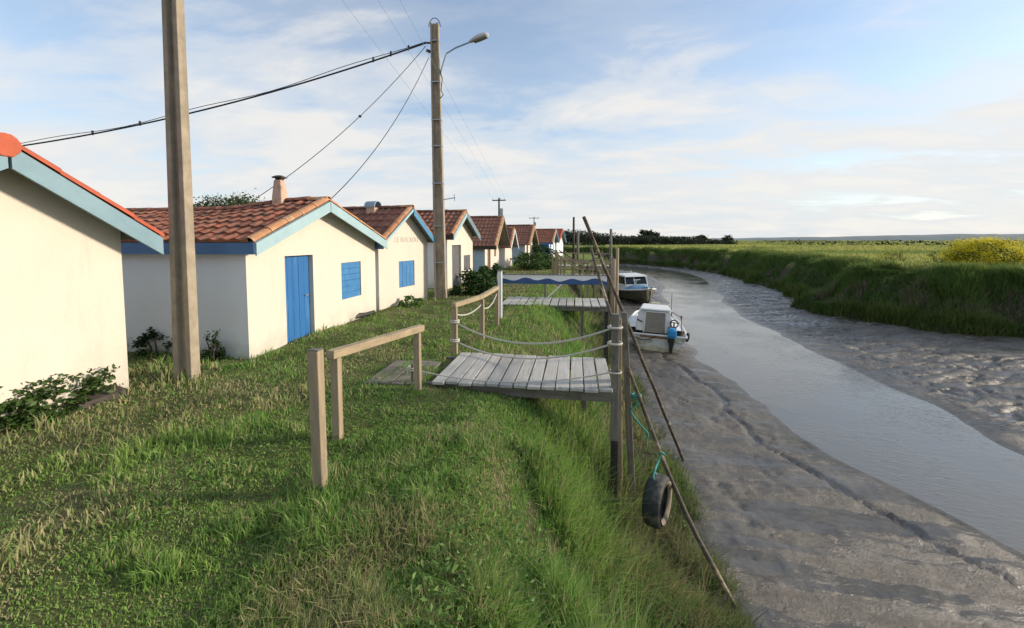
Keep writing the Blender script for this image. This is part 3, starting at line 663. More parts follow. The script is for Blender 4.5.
hd.loft([[e0+dv*t_+sx*w_*math.cos(a)+uz*(h_*math.sin(a)*(1.0 if math.sin(a) > 0 else .35)) for a in [2*math.pi*i/10 for i in range(10)]] for t_, w_, h_ in ((-.08, .04, .05), (.05, .09, .10), (.3, .13, .15), (.52, .12, .12), (.64, .05, .05))])
ho = hd.build('lamp_head', lamp_w, p2, local=True, smooth=True)
MB().loft([[e0+dv*t_-uz*.05+sx*w_*math.cos(a)+uz*(.05*math.sin(a)) for a in [2*math.pi*i/10 for i in range(10)]] for t_, w_ in ((.1, .07), (.3, .10), (.52, .09), (.6, .03))]).build('lamp_glass', lamp_d, ho, local=True, smooth=True)
MB().tube([(topx+.15, -.08, LPH-1.5), (topx+.27, -.1, LPH-1.9), (topx+.22, -.1, LPH-2.3), (topx+.30, -.1, LPH-2.45), (topx+.16, -.1, LPH-2.6)], .016, 6).build('conduit', cable_m, p2, local=True)
MB().bar((topx-.16, 0, LPH-.95), (topx-.3, -.02, LPH-.9), .05, .09).bar((topx-.14, 0, LPH-.65), (topx-.30, -.02, LPH-.65), .05, .05).build('cable_clamp', cable_m, p2, local=True)
MB().bar((.12, 0, 3.55), (.55, 0, 3.62), .03, .03).bar((.52, 0, 3.5), (.52, 0, 3.75), .02, .02).build('bracket', metal_g, p2, local=True)
cT = Vector((lb.x-.45, lb.y, gz(lb.x, lb.y)+LPH-.62))
far_end = PY(-60, 156, 13.0)
cab = empty('power_cable', tuple(cT), 'thick dark sagging power cable from the lamp pole to the upper left', 'cable')
pts = catenary(cT, far_end, .55, 30); MB().tube(pts, .028, 6).build('cable', cable_m, cab)
MB().tube([p+Vector((0, .02, .05+.10*math.sin(i*.35)**2)) for i, p in enumerate(pts)], .012, 5).build('messenger_wire', cable_m, cab)
for i in (1, 2, 3, 15, 17, 20):
    MB().bar(pts[i]-Vector((0, 0, .04)), pts[i]+Vector((.02, 0, .13)), .05, .05).build('cable_clip', cable_m, cab)
w1 = empty('house_wire', tuple(cT), 'thin service wire from the lamp pole down to the clay chimney cabin', 'wire')
q = Vector((FX-2.2, y2a+W2*.42, rg2-.1)); pp = catenary(cT+Vector((0, 0, -.1)), PX(258, 197, -9.2), .35); MB().tube(pp, .011, 5).build('wire', cable_m, w1)
mb = MB(); mb.tube([pp[7]-Vector((.05, 0, 0)), pp[7], pp[7]+Vector((.05, 0, 0))], [.02, .05, .02], 6); mb.build('insulator', cable_m, w1)
w2_ = empty('house_wire', tuple(cT), 'thin wire from the lamp pole to the gable tip of the blue door cabin', 'wire')
MB().tube(catenary(cT+Vector((.1, 0, -.5)), h2.pt(.1, 1)+Vector(h2.o.location)+Vector((-.15, .4, .02)), .45), .011, 5).build('wire', cable_m, w2_)
def tele(label, px, py_top, Y, bw, lean=0):
    tp = PY(px, py_top, Y); z0 = gz(tp.x, tp.y); o = empty('telegraph_pole', (tp.x, tp.y, z0), label, 'utility pole')
    MB().tube([(0, 0, -.5), (0, 0, (tp.z-z0)*.5), (0, 0, tp.z-z0)], [.15, .13, .10], 8).build('shaft', dark_wood, o, local=True)
    if bw:
        MB().box((-bw/2, -.07, tp.z-z0-.35), (bw/2, .07, tp.z-z0-.22)).build('crossarm', dark_wood, o, local=True)
        for x in (-bw*.45, 0.22, bw*.45): MB().tube([(x, 0, tp.z-z0-.23), (x, 0, tp.z-z0+.05)], .05, 6).build('insulator', white_p, o, local=True)
        if bw > 1.3: MB().box((.08, -.16, tp.z-z0-2.2), (.5, .16, tp.z-z0-1.3)).build('transformer', metal_g, o, local=True)
    return tp
tp = tele('telegraph pole with crossarm and transformer rising behind the dark eaved cabin', 499, 198, 52, 1.7)
tele('distant telegraph pole with crossarm behind the sixth gable', 534, 217, 105, 2.6)
for i, (px, X0) in enumerate(((342, -.76), (378, .1), (400, .76))):
    a = PY(px, 0, 10.4); d = a-Vector((tp.x+X0, tp.y, tp.z-.05)); e_ = a+d*.45
    o = empty('overhead_wire', (tp.x+X0, tp.y, tp.z-.05), ['left', 'middle', 'right'][i]+'most of three faint overhead wires running to the telegraph pole' if i != 1 else 'middle one of three faint overhead wires running to the telegraph pole', 'wire', 'overhead wires')
    MB().tube([Vector((tp.x+X0, tp.y, tp.z-.02)), a, e_], .0045, 5).build('wire', metal_bl, o)

# ------------------------------------------------------------------ railings, jetties, ropes
def post_bm(mb, x, y, z1, s=.1, lean=(0, 0), z0=None):
    z0 = (gz(x, y)-.45) if z0 is None else z0; a = s/2; lx, ly = lean
    return mb.hexa([(x-a, y-a, z0), (x+a, y-a, z0), (x+a, y+a, z0), (x-a, y+a, z0)], [(x-a+lx, y-a+ly, z1), (x+a+lx, y-a+ly, z1), (x+a+lx, y+a+ly, z1), (x-a+lx, y+a+ly, z1)])
g = G(321, 492); o = empty('wooden_post', (g.x, g.y, gz(g.x, g.y)), 'leaning weathered wooden post standing alone in the grass, nearest the camera', 'post')
tpz = PY(315.5, 350, g.y); z0 = gz(g.x, g.y)
post_bm(MB(), g.x, g.y, tpz.z, .09, (tpz.x-g.x, .0)).build('shaft', wood_v, o, bevel=.008)
MB().bar((tpz.x-.044, g.y, tpz.z+.001), (tpz.x+.044, g.y, tpz.z+.001), .08, .012).build('end_grain', grey_wood, o)
def rail_fence(label, posts, rails, s=.1):
    o = empty('railing', (posts[0][0], posts[0][1], gz(posts[0][0], posts[0][1])), label, 'railing', 'railings along the bank')
    for (x, y, z, *lean) in posts: post_bm(MB(), x, y, z, s, lean[0] if lean else (0, 0)).build('post', wood_v, o, bevel=.008)
    for (a, b, wd, h) in rails: MB().bar(a, b, wd, h).build('rail', wood_x, o, bevel=.008)
    return o
a = G(338, 437); b = G(418, 391); za = PY(338, 356, a.y).z; zb = PY(418, 333, b.y).z
rail_fence('low wooden railing with two posts and one beam in front of the overgrown deck', [(a.x, a.y, za), (b.x, b.y, zb)],
           [((a.x+.02, a.y-.14, za+.05), (b.x+.02, b.y+.12, zb+.05), .10, .088)], .085)
c1 = G(455, 354); c2 = G(482, 341); c3 = G(497, 327); z1 = PY(456, 306, c1.y).z; z2 = PY(483, 298, c2.y).z; z3 = PY(498, 289, c3.y).z
ra = rail_fence('three post wooden railing beyond the near jetty, white ropes tied to it', [(c1.x, c1.y, z1-.03), (c2.x, c2.y, z2-.03), (c3.x, c3.y, z3-.03)],
           [((c1.x, c1.y-.08, z1+.02), (c2.x, c2.y, z2+.03), .095, .08), ((c2.x, c2.y+.004, z2+.03), (c3.x, c3.y+.06, z3+.03), .095, .08)], .09)
wp = G(500, 318); wpo = empty('white_post', (wp.x, wp.y, gz(wp.x, wp.y)), 'white painted post at the landward end of the wave board', 'post')
post_bm(MB(), wp.x, wp.y, PY(500, 271, wp.y).z, .11).build('shaft', white_p, wpo, bevel=.01)
MB().box((wp.x-.065, wp.y-.065, PY(500, 271, wp.y).z), (wp.x+.065, wp.y+.065, PY(500, 271, wp.y).z+.03)).build('cap', grey_wood, wpo)

def jetty(label, x0, x1, yf, yb, z, pw, tilt=0.0, posts=True, legs=(), gap=.018, th=.045, bh=.14, extra=(0, 0), pm=None):
    o = empty('jetty', (x0, yf, z), label, 'jetty', 'jetties over the bank'); n = int((x1-x0)/pw); s0 = x1-x0-n*pw
    for i in range(n):
        L = yb-yf+random.uniform(-.05, .05); me = MB().box((0, 0, 0), (pw-gap, L, th)).mesh('plank', pm or plank_m)
        p = link('plank', me, o, (s0+i*pw, random.uniform(-.03, .02)+extra[0]*i, random.uniform(-.005, .005)+tilt*i*pw), (random.uniform(-.004, .004), random.uniform(-.012, .012), random.uniform(-.006, .006)))
        md = p.modifiers.new('bevel', 'BEVEL'); md.width = .006; md.segments = 1
    for yy in (yf+.05, yb-.16):
        MB().hexa([(x0-.1, yy, z-bh-.003), (x1, yy, z-bh-.003+tilt*(x1-x0)), (x1, yy+.09, z-bh-.003+tilt*(x1-x0)), (x0-.1, yy+.09, z-bh-.003)],
                  [(x0-.1, yy, z-.010), (x1, yy, z-.010+tilt*(x1-x0)), (x1, yy+.09, z-.010+tilt*(x1-x0)), (x0-.1, yy+.09, z-.010)]).build('beam', beam_m, o)
    for (x, y, zt_, s, m) in legs: post_bm(MB(), x, y, zt_, s).build('leg', m, o, bevel=.008)
    return o
ZD = .04
dl = G(441, 387, ZD+.045); drr = G(612, 387, ZD+.045); db = G(540, 357, ZD+.045)
YF, YB = drr.y-.12, db.y+.1
XE = drr.x
j1 = jetty('nearest plank jetty with grey boards, ropes along its sides', -2.12, XE+.02, YF, YB, ZD, .196, 0, legs=[(XE-.35, YB-.25, ZD-.02, .1, grey_wood)])
ol = jetty('short overgrown deck of grey boards sunk in the grass behind the low railing', -3.15, -2.2, G(355, 381, .03).y-.05, G(380, 366, .03).y+.35, .0, .20, 0, pm=old_plank)
def mpost(label, px, py0, X, Y, zt_, s, lean=(0, 0), m=dark_wood, split=None, upper=None, zb_=None):
    z0 = gz(X, Y); o = empty('mooring_post', (X, Y, z0), label, 'post', 'mooring posts')
    zz0 = (z0-.5) if zb_ is None else zb_
    if split is None: post_bm(MB(), X, Y, zt_, s, lean, zz0).build('shaft', m, o, bevel=.01)
    else:
        f = (split-zz0)/(zt_-zz0); post_bm(MB(), X, Y, split, s, (lean[0]*f, lean[1]*f), zz0).build('dark_foot', m, o, bevel=.006)  # lower part of the post in the darker wood, up to the split
        MB().hexa([(X+lean[0]*f+i*s/2, Y+lean[1]*f+j*s/2, split) for i, j in ((-1, -1), (1, -1), (1, 1), (-1, 1))], [(X+lean[0]+i*s/2, Y+lean[1]+j*s/2, zt_) for i, j in ((-1, -1), (1, -1), (1, 1), (-1, 1))]).build('shaft', upper, o, bevel=.006)
    return o
pa = Vector((XE+.05, YF+.10, 0)); zA = PY(616, 314, pa.y).z
mpost('squared mooring post with dark foot at the near jetty corner', 616, 318, pa.x, pa.y, zA, .095, (-.02, .02), dark_wood, PY(616, 440, pa.y).z, grey_wood)
pbp = PY(635, 515, YF+.45); 
mpost('slender grey mooring post leaning behind the dark footed jetty post', 626, 305, pbp.x, pbp.y, PY(624, 312, pbp.y).z, .085, (PY(624, 312, pbp.y).x-pbp.x, 0), grey_wood)
mpost('lit tan stake fixed against the near jetty post', 619, 300, pa.x+.12, pa.y+.25, PY(620, 322, pa.y).z, .06, (-.06, 0), wood_v)
# jetty 2 and its painted board
y2f, y2k = G(560, 305, ZD+.045).y, G(560, 297.5, ZD+.045).y
j2 = jetty('second plank jetty across the bank below the white and navy wave board', G(503, 304).x, G(607, 304).x, y2f, y2k, ZD, .26, 0, legs=[(.25, y2f+.2, -.02, .1, grey_wood), (-.2, y2k-.2, -.02, .1, grey_wood), (1.0, y2f+.2, -.02, .11, dark_wood)], gap=.035)
yb_ = y2k+.12; A_ = PY(497, 274.5, yb_); B_ = PY(607, 276, yb_); Am = PY(497, 283, yb_)
bo = empty('wave_board', ((A_.x+B_.x)/2, yb_, gz((A_.x+B_.x)/2, yb_)), 'long white board painted with navy waves along the second jetty', 'board')
zt0, zt1 = A_.z, A_.z-(A_.z-Am.z); nW = 72; xs = np.linspace(A_.x, B_.x, nW+1)
wave = [zt1+.15+.045*math.sin((x-A_.x)*2*math.pi/.82)+.02*math.sin(x*3.1) for x in xs]
MB().box((A_.x, yb_, zt1), (B_.x, yb_+.03, zt0)).build('panel', white_p, bo)
mb = MB(); vs = []; fs = []
for x, wz in zip(xs, wave): vs += [(x, yb_-.004, zt1-.01), (x, yb_-.004, wz), (x, yb_-.001, wz), (x, yb_-.001, zt1-.01)]
for i in range(nW): fs += [(4*i, 4*i+4, 4*i+5, 4*i+1), (4*i+1, 4*i+5, 4*i+6, 4*i+2)]
mb.add(vs, fs).build('wave_band', navy_p, bo)
MB().box((A_.x, yb_-.03, zt0+.003), (B_.x, yb_+.07, zt0+.03)).build('top_rail', grey_wood, bo)
for px in (500, 545, 581, 605):
    x = PY(px, 280, yb_).x; post_bm(MB(), x, yb_+.07, zt0, .07).build('support_post', grey_wood, bo)
MB().bar((PY(562, 284, yb_).x, yb_+.02, zt1), (PY(548, 296, yb_).x, yb_-.1, ZD+.04), .04, .03).build('brace', white_p, bo)
def tubepost(label, px, py0, py1, Y, r, m, grp='mooring posts', dx=0):
    t_ = PY(px, py0, Y); z0 = gz(t_.x, t_.y); z0 = max(z0, -2.4); o = empty('mooring_post', (t_.x+dx, t_.y, z0), label, 'post', grp)
    MB().tube([(t_.x+dx, t_.y, z0-.5), (t_.x+dx*.5, t_.y, (t_.z+z0)/2), (t_.x, t_.y, t_.z)], [r*1.1, r, r*.9], 8).build('shaft', m, o, smooth=True); return o
tubepost('tall tan mooring post at the second jetty end, left of a shorter pair', 617.5, 248, 320, 14.2, .055, wood_v)
tubepost('tan mooring post close behind the tall one at the second jetty end', 614.5, 259, 300, 15.4, .05, wood_v)
tubepost('thin grey mast like post beside the channel far behind the second jetty', 611, 229, 258, 27, .09, grey_wood)
tubepost('tall dark post past the last cabin, left of the leaning poles', 573.8, 217, 253, 42, .11, dark_wood)
tubepost('short pale post beside the tall dark one past the last cabin', 578, 232, 253, 41, .12, grey_wood)
# leaning poles
def lean_pole(label, pts_, r):
    b0 = pts_[0]; o = empty('leaning_pole', (b0.x, b0.y, gz(b0.x, b0.y)), label, 'pole', 'long poles leaning on the jetty'); P = []
    n = 14
    for i in range(n+1):
        t = i/n
        q = pts_[0]*(1-t)*(1-2*t)+pts_[1]*4*t*(1-t)+pts_[2]*t*(2*t-1) if len(pts_) == 3 else pts_[0].lerp(pts_[1], t)
        P.append(q+Vector((random.uniform(-.008, .008), 0, random.uniform(-.008, .008))))
    MB().tube(P, [r[0]+(r[1]-r[0])*i/n for i in range(n+1)], 8).build('shaft', pole_m, o, smooth=True); return o
B1 = G(684, 462, -2.35); T1 = PY(584, 217, B1.y-2.3); M1 = PY(628, 325, (B1.y+T1.y)/2+.1)
lean_pole('upper of two long leaning poles, its dark tip against the sky', [B1, T1], (.034, .026))
B2 = G(750, 628, -2.4); T2 = PY(590, 247, B2.y+1.9)
lean_pole('lower of two long leaning poles, bowed and mottled, a tyre hung from it', [B2, PY(661, 455, B2.y+.68), T2], (.032, .022))
# tyre
tcn = PY(657, 500, 5.35); ty = empty('tyre', (tcn.x, tcn.y, tcn.z-.34), 'old car tyre fender hung on green rope below the near jetty', 'tyre')
M = Matrix.Translation(tcn) @ Matrix.Rotation(R(-26), 4, 'Z') @ Matrix.Rotation(R(90), 4, 'Y')
def tyre_prof(mb, M, ro, ri, hw_, n=28):
    prof = [(ri, -hw_*.72), (ri+.03, -hw_*.95), (ro-.06, -hw_), (ro-.012, -hw_*.8), (ro, -hw_*.4), (ro, hw_*.4), (ro-.012, hw_*.8), (ro-.06, hw_), (ri+.03, hw_*.95), (ri, hw_*.72), (ri+.03, hw_*.6), (ro-.05, hw_*.7), (ro-.05, -hw_*.7), (ri+.03, -hw_*.6)]
    m = len(prof); b = len(mb.v)
    for i in range(n):
        a = 2*math.pi*i/n
        for r_, h_ in prof: mb.v.append(M @ Vector((r_*math.cos(a), r_*math.sin(a), h_)))
    for i in range(n):
        for j in range(m): mb.f.append((b+i*m+j, b+((i+1) % n)*m+j, b+((i+1) % n)*m+(j+1) % m, b+i*m+(j+1) % m))
    return mb
tyre_m = mat('weathered_tyre', (.040, .044, .048), (.022, .024, .026), 8, .75, .3, 40, stain=((.17, .15, .115), 5, .50, .70))
tyre_prof(MB(), M, .315, .205, .115).build('tread', tyre_m, ty, smooth=True)
tyre_wall = mat('muddy_sidewall', (.27, .225, .165), (.17, .145, .11), 6, .9, .3, 30)
mb = MB(); n = 28
prof = [(.204, .072), (.204, .086), (.236, .114), (.264, .121), (.236, .108)]
for i in range(n):
    a = 2*math.pi*i/n
    for r_, h_ in prof: mb.v.append(M @ Vector((r_*math.cos(a), r_*math.sin(a), h_)))
for i in range(n):
    for j in range(5): mb.f.append((i*5+j, ((i+1) % n)*5+j, ((i+1) % n)*5+(j+1) % 5, i*5+(j+1) % 5))
mb.build('bead', tyre_wall, ty, smooth=True)
tt_ = tcn+Vector((-.01, 0, .33))
rp = empty('green_rope', tuple(tt_), 'short green rope holding the tyre to the leaning pole', 'rope')
kn = PY(661, 455, B2.y+.68)
MB().tube(smooth_pts([tcn+Vector((0, 0, .22)), tt_+Vector((-.05, -.05, 0)), kn+Vector((-.03, -.04, -.04)), kn+Vector((0, -.04, .05)), kn+Vector((.05, .02, 0)), kn+Vector((.0, .05, -.05)), tt_+Vector((-.02, .03, .03)), tt_+Vector((.03, .1, -.05))]), .011, 6).build('strand', rope_g, rp, smooth=True)
MB().tube([kn+Vector((-.02, -.05, 0)), kn+Vector((-.06, -.06, -.1)), kn+Vector((-.03, -.06, -.2)), kn+Vector((-.07, -.06, -.27))], .009, 5).build('loose_end', rope_g, rp)
r0 = Vector((pbp.x-.01, pbp.y-.06, PY(630, 400, pbp.y).z))
rp2 = empty('green_rope', tuple(r0), 'frayed green rope end knotted on the slender grey mooring post', 'rope')
pts = [r0+Vector((0, -.01, .1)), r0+Vector((.02, -.02, 0)), PY(631, 411, r0.y-.04), PY(638, 422, r0.y-.05), PY(643, 428, r0.y-.05), PY(648, 434, r0.y-.05), PY(646, 441, r0.y-.05)]
MB().tube(smooth_pts(pts), .012, 6).build('strand', rope_g, rp2, smooth=True)
mb = MB(); mb.torus(.06, .014, Matrix.Translation(r0+Vector((0, .06, .08))), 14, 6); mb.torus(.06, .014, Matrix.Translation(r0+Vector((0, .06, .05))), 14, 6); mb.build('knot', rope_g, rp2, smooth=True)
def rope(label, p, q, sag, r=.014, knot=True):
    o = empty('rope', tuple(p), label, 'rope', 'white rope rails of the near jetty'); MB().tube(catenary(p, q, sag, 18), r, 6).build('strand', rope_w, o, smooth=True)
    if knot: [MB().torus(rr_, r*1.2, Matrix.Translation(k_), 14, 6).build('knot', rope_w, o, smooth=True) for rr_, k_ in ((.075, p), (.075, p+Vector((0, 0, .032))), (.09, q))]
pp_ = pa+Vector((-.02, .02, 0)); far_p = Vector((pbp.x-.2, YB-.1, 0))
rope('upper sagging white rope along the far side of the near jetty', Vector((c1.x, c1.y, PY(457, 322, c1.y).z)), Vector((pp_.x, pp_.y, PY(612, 327, pp_.y).z)), .31)
rope('lower white rope along the far side of the near jetty, almost touching the boards', Vector((c1.x, c1.y, PY(457, 341, c1.y).z)), Vector((pp_.x, pp_.y, PY(612, 343, pp_.y).z)), .27)
sp_ = Vector((-2.32, YF+.06, .22)); so2 = empty('rope_stake', (sp_.x, sp_.y, gz(sp_.x, sp_.y)), 'short stake in long grass holding the near rope of the jetty', 'post')
MB().tube([(sp_.x, sp_.y, gz(sp_.x, sp_.y)-.3), (sp_.x, sp_.y, .30)], .025, 7).build('shaft', grey_wood, so2)
rope('thin rope low along the near edge of the jetty boards', sp_, Vector((pp_.x, pp_.y-.02, PY(612, 371, pp_.y).z)), .17, .009)
rope('pale rope looped along the three post railing, first bay', Vector((c1.x, c1.y, z1-.15)), Vector((c2.x, c2.y, z2-.12)), .10, .014, False)
rope('pale rope looped along the three post railing, second bay', Vector((c2.x, c2.y, z2-.2)), Vector((c3.x, c3.y, z3-.10)), .14, .014, False)
# farther jetties with timber clutter
def timber_jetty(label, pxa, pxb, Y, dpt, zrail, nP, m1, m2, diag):
    xa, xb = PY(pxa, 260, Y).x, PY(pxb, 260, Y).x
    o = jetty(label, xa, xb, Y, Y+dpt, .05, .3, legs=[(xb-.3, Y+.2, .0, .14, grey_wood), ((xa+xb)/2+.6, Y+.2, .0, .14, grey_wood)], gap=.04)
    for i in range(nP):
        x = xa+(xb-xa)*i/(nP-1); hgt_ = zrail*random.uniform(.9, 1.25)
        post_bm(MB(), x, Y+.1, hgt_, .11, (random.uniform(-.08, .08), 0)).build('post', m1, o)
    for zz_ in (zrail*.5, zrail): MB().bar((xa, Y+.02, zz_), (xb, Y+.02, zz_*random.uniform(.85, 1.05)), .06, .09).build('rail', m1, o)
    for (x0, za_, x1, zb2) in diag: MB().bar((xa+(xb-xa)*x0, Y-.05, za_), (xa+(xb-xa)*x1, Y-.05, zb2), .08, .10).build('brace', m2, o)
    return o
timber_jetty('third jetty, a clutter of brown rails and slanting timbers', 556, 612, 23.5, 1.6, .95, 8, wood_v, wood_x, [(.0, 1.35, .55, .15), (.15, 1.2, .8, .25), (.3, .2, .7, .8), (.55, .1, .95, .85)])
timber_jetty('fourth jetty, thin rails crossing behind the brown timber clutter', 556, 612, 33, 1.6, 1.1, 7, wood_v, grey_wood, [(.05, 1.3, .5, .1), (.4, .1, .9, 1.0)])
st = empty('timber_stack', (PY(557, 262, 21).x, 21, gz(PY(557, 262, 21).x, 21)), 'upright bundle of tan stakes at the landward end of the third jetty', 'stakes')
for px, py0 in ((553.5, 254), (556, 250), (558.5, 252), (561, 256)):
    t_ = PY(px, py0, 21+random.uniform(-.2, .2)); post_bm(MB(), t_.x, t_.y, t_.z, .09, (random.uniform(-.05, .05), 0)).build('stake', wood_v, st)

# ------------------------------------------------------------------ boats
def hull(sts, mt, name, parent, gun=.0):
    rings = []
    for (y, bg, bc, zg, zc, zk) in sts:
        rings.append([(-bg, y, zg), (-bc, y, zc), (-bc*.45, y, zk+(zc-zk)*.25), (0, y, zk), (bc*.45, y, zk+(zc-zk)*.25), (bc, y, zc), (bg, y, zg)])
    mb = MB(); n = 7
    for r_ in rings: mb.v += [Vector(p) for p in r_]
    for i in range(len(rings)-1):
        for j in range(n-1): mb.f.append((i*n+j, i*n+j+1, (i+1)*n+j+1, (i+1)*n+j))
    mb.f.append(tuple(range(n)))
    mb.f.append(tuple((len(rings)-1)*n+j for j in range(n)))
    return mb.build(name, mt, parent, local=True)
def deck(sts, mt, parent, dz=0, y0=-9, y1=9, name='deck'):
    mb = MB(); q = [s for s in sts if y0 <= s[0] <= y1]
    for (y, bg, bc, zg, zc, zk) in q: mb.v += [Vector((-bg*.97, y, zg+dz)), Vector((0, y, zg+dz+.05)), Vector((bg*.97, y, zg+dz))]
    for i in range(len(q)-1): mb.f += [(3*i, 3*i+1, 3*i+4, 3*i+3), (3*i+1, 3*i+2, 3*i+5, 3*i+4)]
    return mb.build(name, mt, parent, local=True)
def gunwale(sts, mt, parent, r=.035):
    mb = MB()
    for s_ in (-1, 1): mb.tube([(s_*q[1], q[0], q[3]) for q in sts], r, 6)
    mb.tube([(-sts[0][1], sts[0][0], sts[0][3]), (sts[0][1], sts[0][0], sts[0][3])], r, 6)
    return mb.build('gunwale', mt, parent, local=True)
bpos = G(657, 351, -2.38)
b1 = empty('motor_boat', (bpos.x, bpos.y, -2.46), 'white cabin boat with tan rear panel and blue outboard, nearest on the mud', 'boat', 'boats on the mud'); b1.rotation_euler = (0, R(2.5), R(-7))
sts = [(0, 1.08, .84, .72, .24, .0), (1.2, 1.16, .90, .75, .24, -.02), (2.6, 1.12, .82, .84, .28, -.02), (3.8, .84, .52, .97, .38, .02), (4.7, .38, .18, 1.03, .55, .2), (5.15, .03, .02, 1.1, .8, .6)]
algae = mat('algae_hull', (.70, .71, .68), (.56, .57, .52), 4, .45, .04, 20, stain=((.30, .31, .17), 2.6, .46, .64, (1, 1, 1.5)))
hu = hull(sts, algae, 'hull', b1); gunwale(sts, gel, b1, .04); deck(sts, gel, b1, -.01, 1.1, 6)
MB().box((-.80, .04, .30), (.80, 1.25, .34)).build('cockpit_floor', grime, b1, local=True)
MB().box((-.78, -.025, .08), (.78, -.004, .24)).build('waterline_band', cream_p, b1, local=True)
MB().box((-.7, -.03, .60), (.35, -.006, .69)).build('rub_strip', brown_door, b1, local=True)
mb = MB(); mb.loft([[(-.88, .75, .68), (.62, .75, .68), (.72, 3.5, .85), (-.74, 3.5, .85)], [(-.84, .80, 1.25), (.60, .80, 1.25), (.55, 2.9, 1.25), (-.62, 2.9, 1.25)], [(-.72, .86, 1.60), (.50, .86, 1.60), (.46, 2.3, 1.58), (-.55, 2.3, 1.58)]])
ca = mb.build('cabin', gel, b1, local=True, bevel=.09)
MB().hexa([(-.78, .74, 1.60), (.56, .74, 1.60), (.52, 2.4, 1.59), (-.60, 2.4, 1.59)], [(-.70, .80, 1.66), (.48, .80, 1.66), (.44, 2.3, 1.65), (-.54, 2.3, 1.65)]).build('cabin_roof', gel, ca, local=True, bevel=.02)
MB().hexa([(-.50, .715, .66), (.30, .715, .66), (.30, .745, .66), (-.50, .745, .66)], [(-.46, .80, 1.50), (.28, .80, 1.50), (.28, .84, 1.50), (-.46, .84, 1.50)]).build('rear_panel', panel_t, ca, local=True, bevel=.01)
mb = MB()
for (a_, b_2) in (((-.54, .70, .66), (-.50, .78, 1.54)), ((.34, .70, .66), (.32, .78, 1.54))): mb.bar(a_, b_2, .04, .04)
mb.bar((-.50, .785, 1.53), (.32, .785, 1.53), .04, .04).build('panel_frame', gel, ca, local=True)
for s_, xx in ((-1, -.80), (1, .60)):
    MB().hexa([(xx-s_*.0, 1.1, 1.0), (xx+s_*.03, 1.1, 1.0), (xx+s_*.01, 2.4, 1.02), (xx-s_*.02, 2.4, 1.02)], [(xx-s_*.06, 1.1, 1.38), (xx-s_*.02, 1.1, 1.38), (xx-s_*.07, 2.2, 1.36), (xx-s_*.1, 2.2, 1.36)]).build('side_window', glass_d, ca, local=True)
MB().bar((-.84, .72, 1.18), (-.60, .735, 1.08), .012, .05).build('grab_rail', dark_b, ca, local=True)
mo = MB(); mo.loft([[Vector((.50+a_*s_, -.13+b_*s2, z_)) for a_, b_ in ((-1, -1), (-.3, -1.2), (.3, -1.2), (1, -1), (1, .8), (-1, .8))] for z_, s_, s2 in ((.70, .13, .15), (.82, .17, .20), (1.02, .16, .19), (1.10, .09, .11))])
mot = mo.build('outboard_cowl', blue_m, b1, local=True, bevel=.025)
MB().loft([[Vector((.50+a_*s_, -.12+b_*s_*1.3, z_)) for a_, b_ in ((-1, -1), (1, -1), (1, 1), (-1, 1))] for z_, s_ in ((.06, .04), (.25, .06), (.45, .085), (.70, .11))]).build('outboard_leg', black, mot, local=True, bevel=.01)
MB().box((.38, -.07, .48), (.62, .03, .72)).build('bracket', black, mot, local=True)
mb = MB(); mb.torus(.15, .026, Matrix.Translation((.62, .45, 1.16)) @ Matrix.Rotation(R(70), 4, 'X'), 18, 7); mb.tube([(.62, .5, .75), (.62, .47, 1.2)], .03, 6); mb.tube([(.45, .44, 1.22), (.8, .44, 1.2)], .02, 5); mb.build('steering_wheel', black, b1, local=True)
MB().box((.42, .35, .70), (.72, .66, 1.0)).build('console', dark_b, b1, local=True, bevel=.02)
MB().tube([(.52, .9, 1.6), (.50, .9, 2.35)], .012, 5).tube([(.56, .9, .75), (.54, .88, 1.6)], .02, 5).build('antenna', black, b1, local=True)
MB().tube([(.95, .55, .72), (.9, .6, 1.42)], .018, 6).tube([(.9, .6, 1.42), (.5, 1.1, 1.58)], .015, 6).tube([(.9, .6, 1.35), (.9, .6, 1.50)], .035, 6).build('rail', brown_door, b1, local=True)
tyre_prof(MB(), Matrix.Translation((1.16, .45, .66)) @ Matrix.Rotation(R(100), 4, 'Y'), .19, .12, .06, 18).build('tyre_fender', tyre_m, b1, local=True, smooth=True)
mb = MB(); mb.tube(smooth_pts([(-1.0, .0, .74), (-.9, -.06, .6), (-.6, -.06, .50), (-.3, -.06, .55), (-.1, -.03, .70)]), .018, 6); mb.build('mooring_line', dark_b, b1, local=True)
mb = MB(); mb.loft([[Vector((x, y, z)) for x, y, z in ((-.25, 2.3, 1.60), (.2, 2.3, 1.60), (.18, 2.7, 1.60), (-.22, 2.7, 1.60))], [Vector((x, y, z)) for x, y, z in ((-.20, 2.35, 1.70), (.15, 2.35, 1.70), (.14, 2.65, 1.70), (-.18, 2.65, 1.70))]]).build('roof_hatch', cream_p, ca, local=True, bevel=.02)
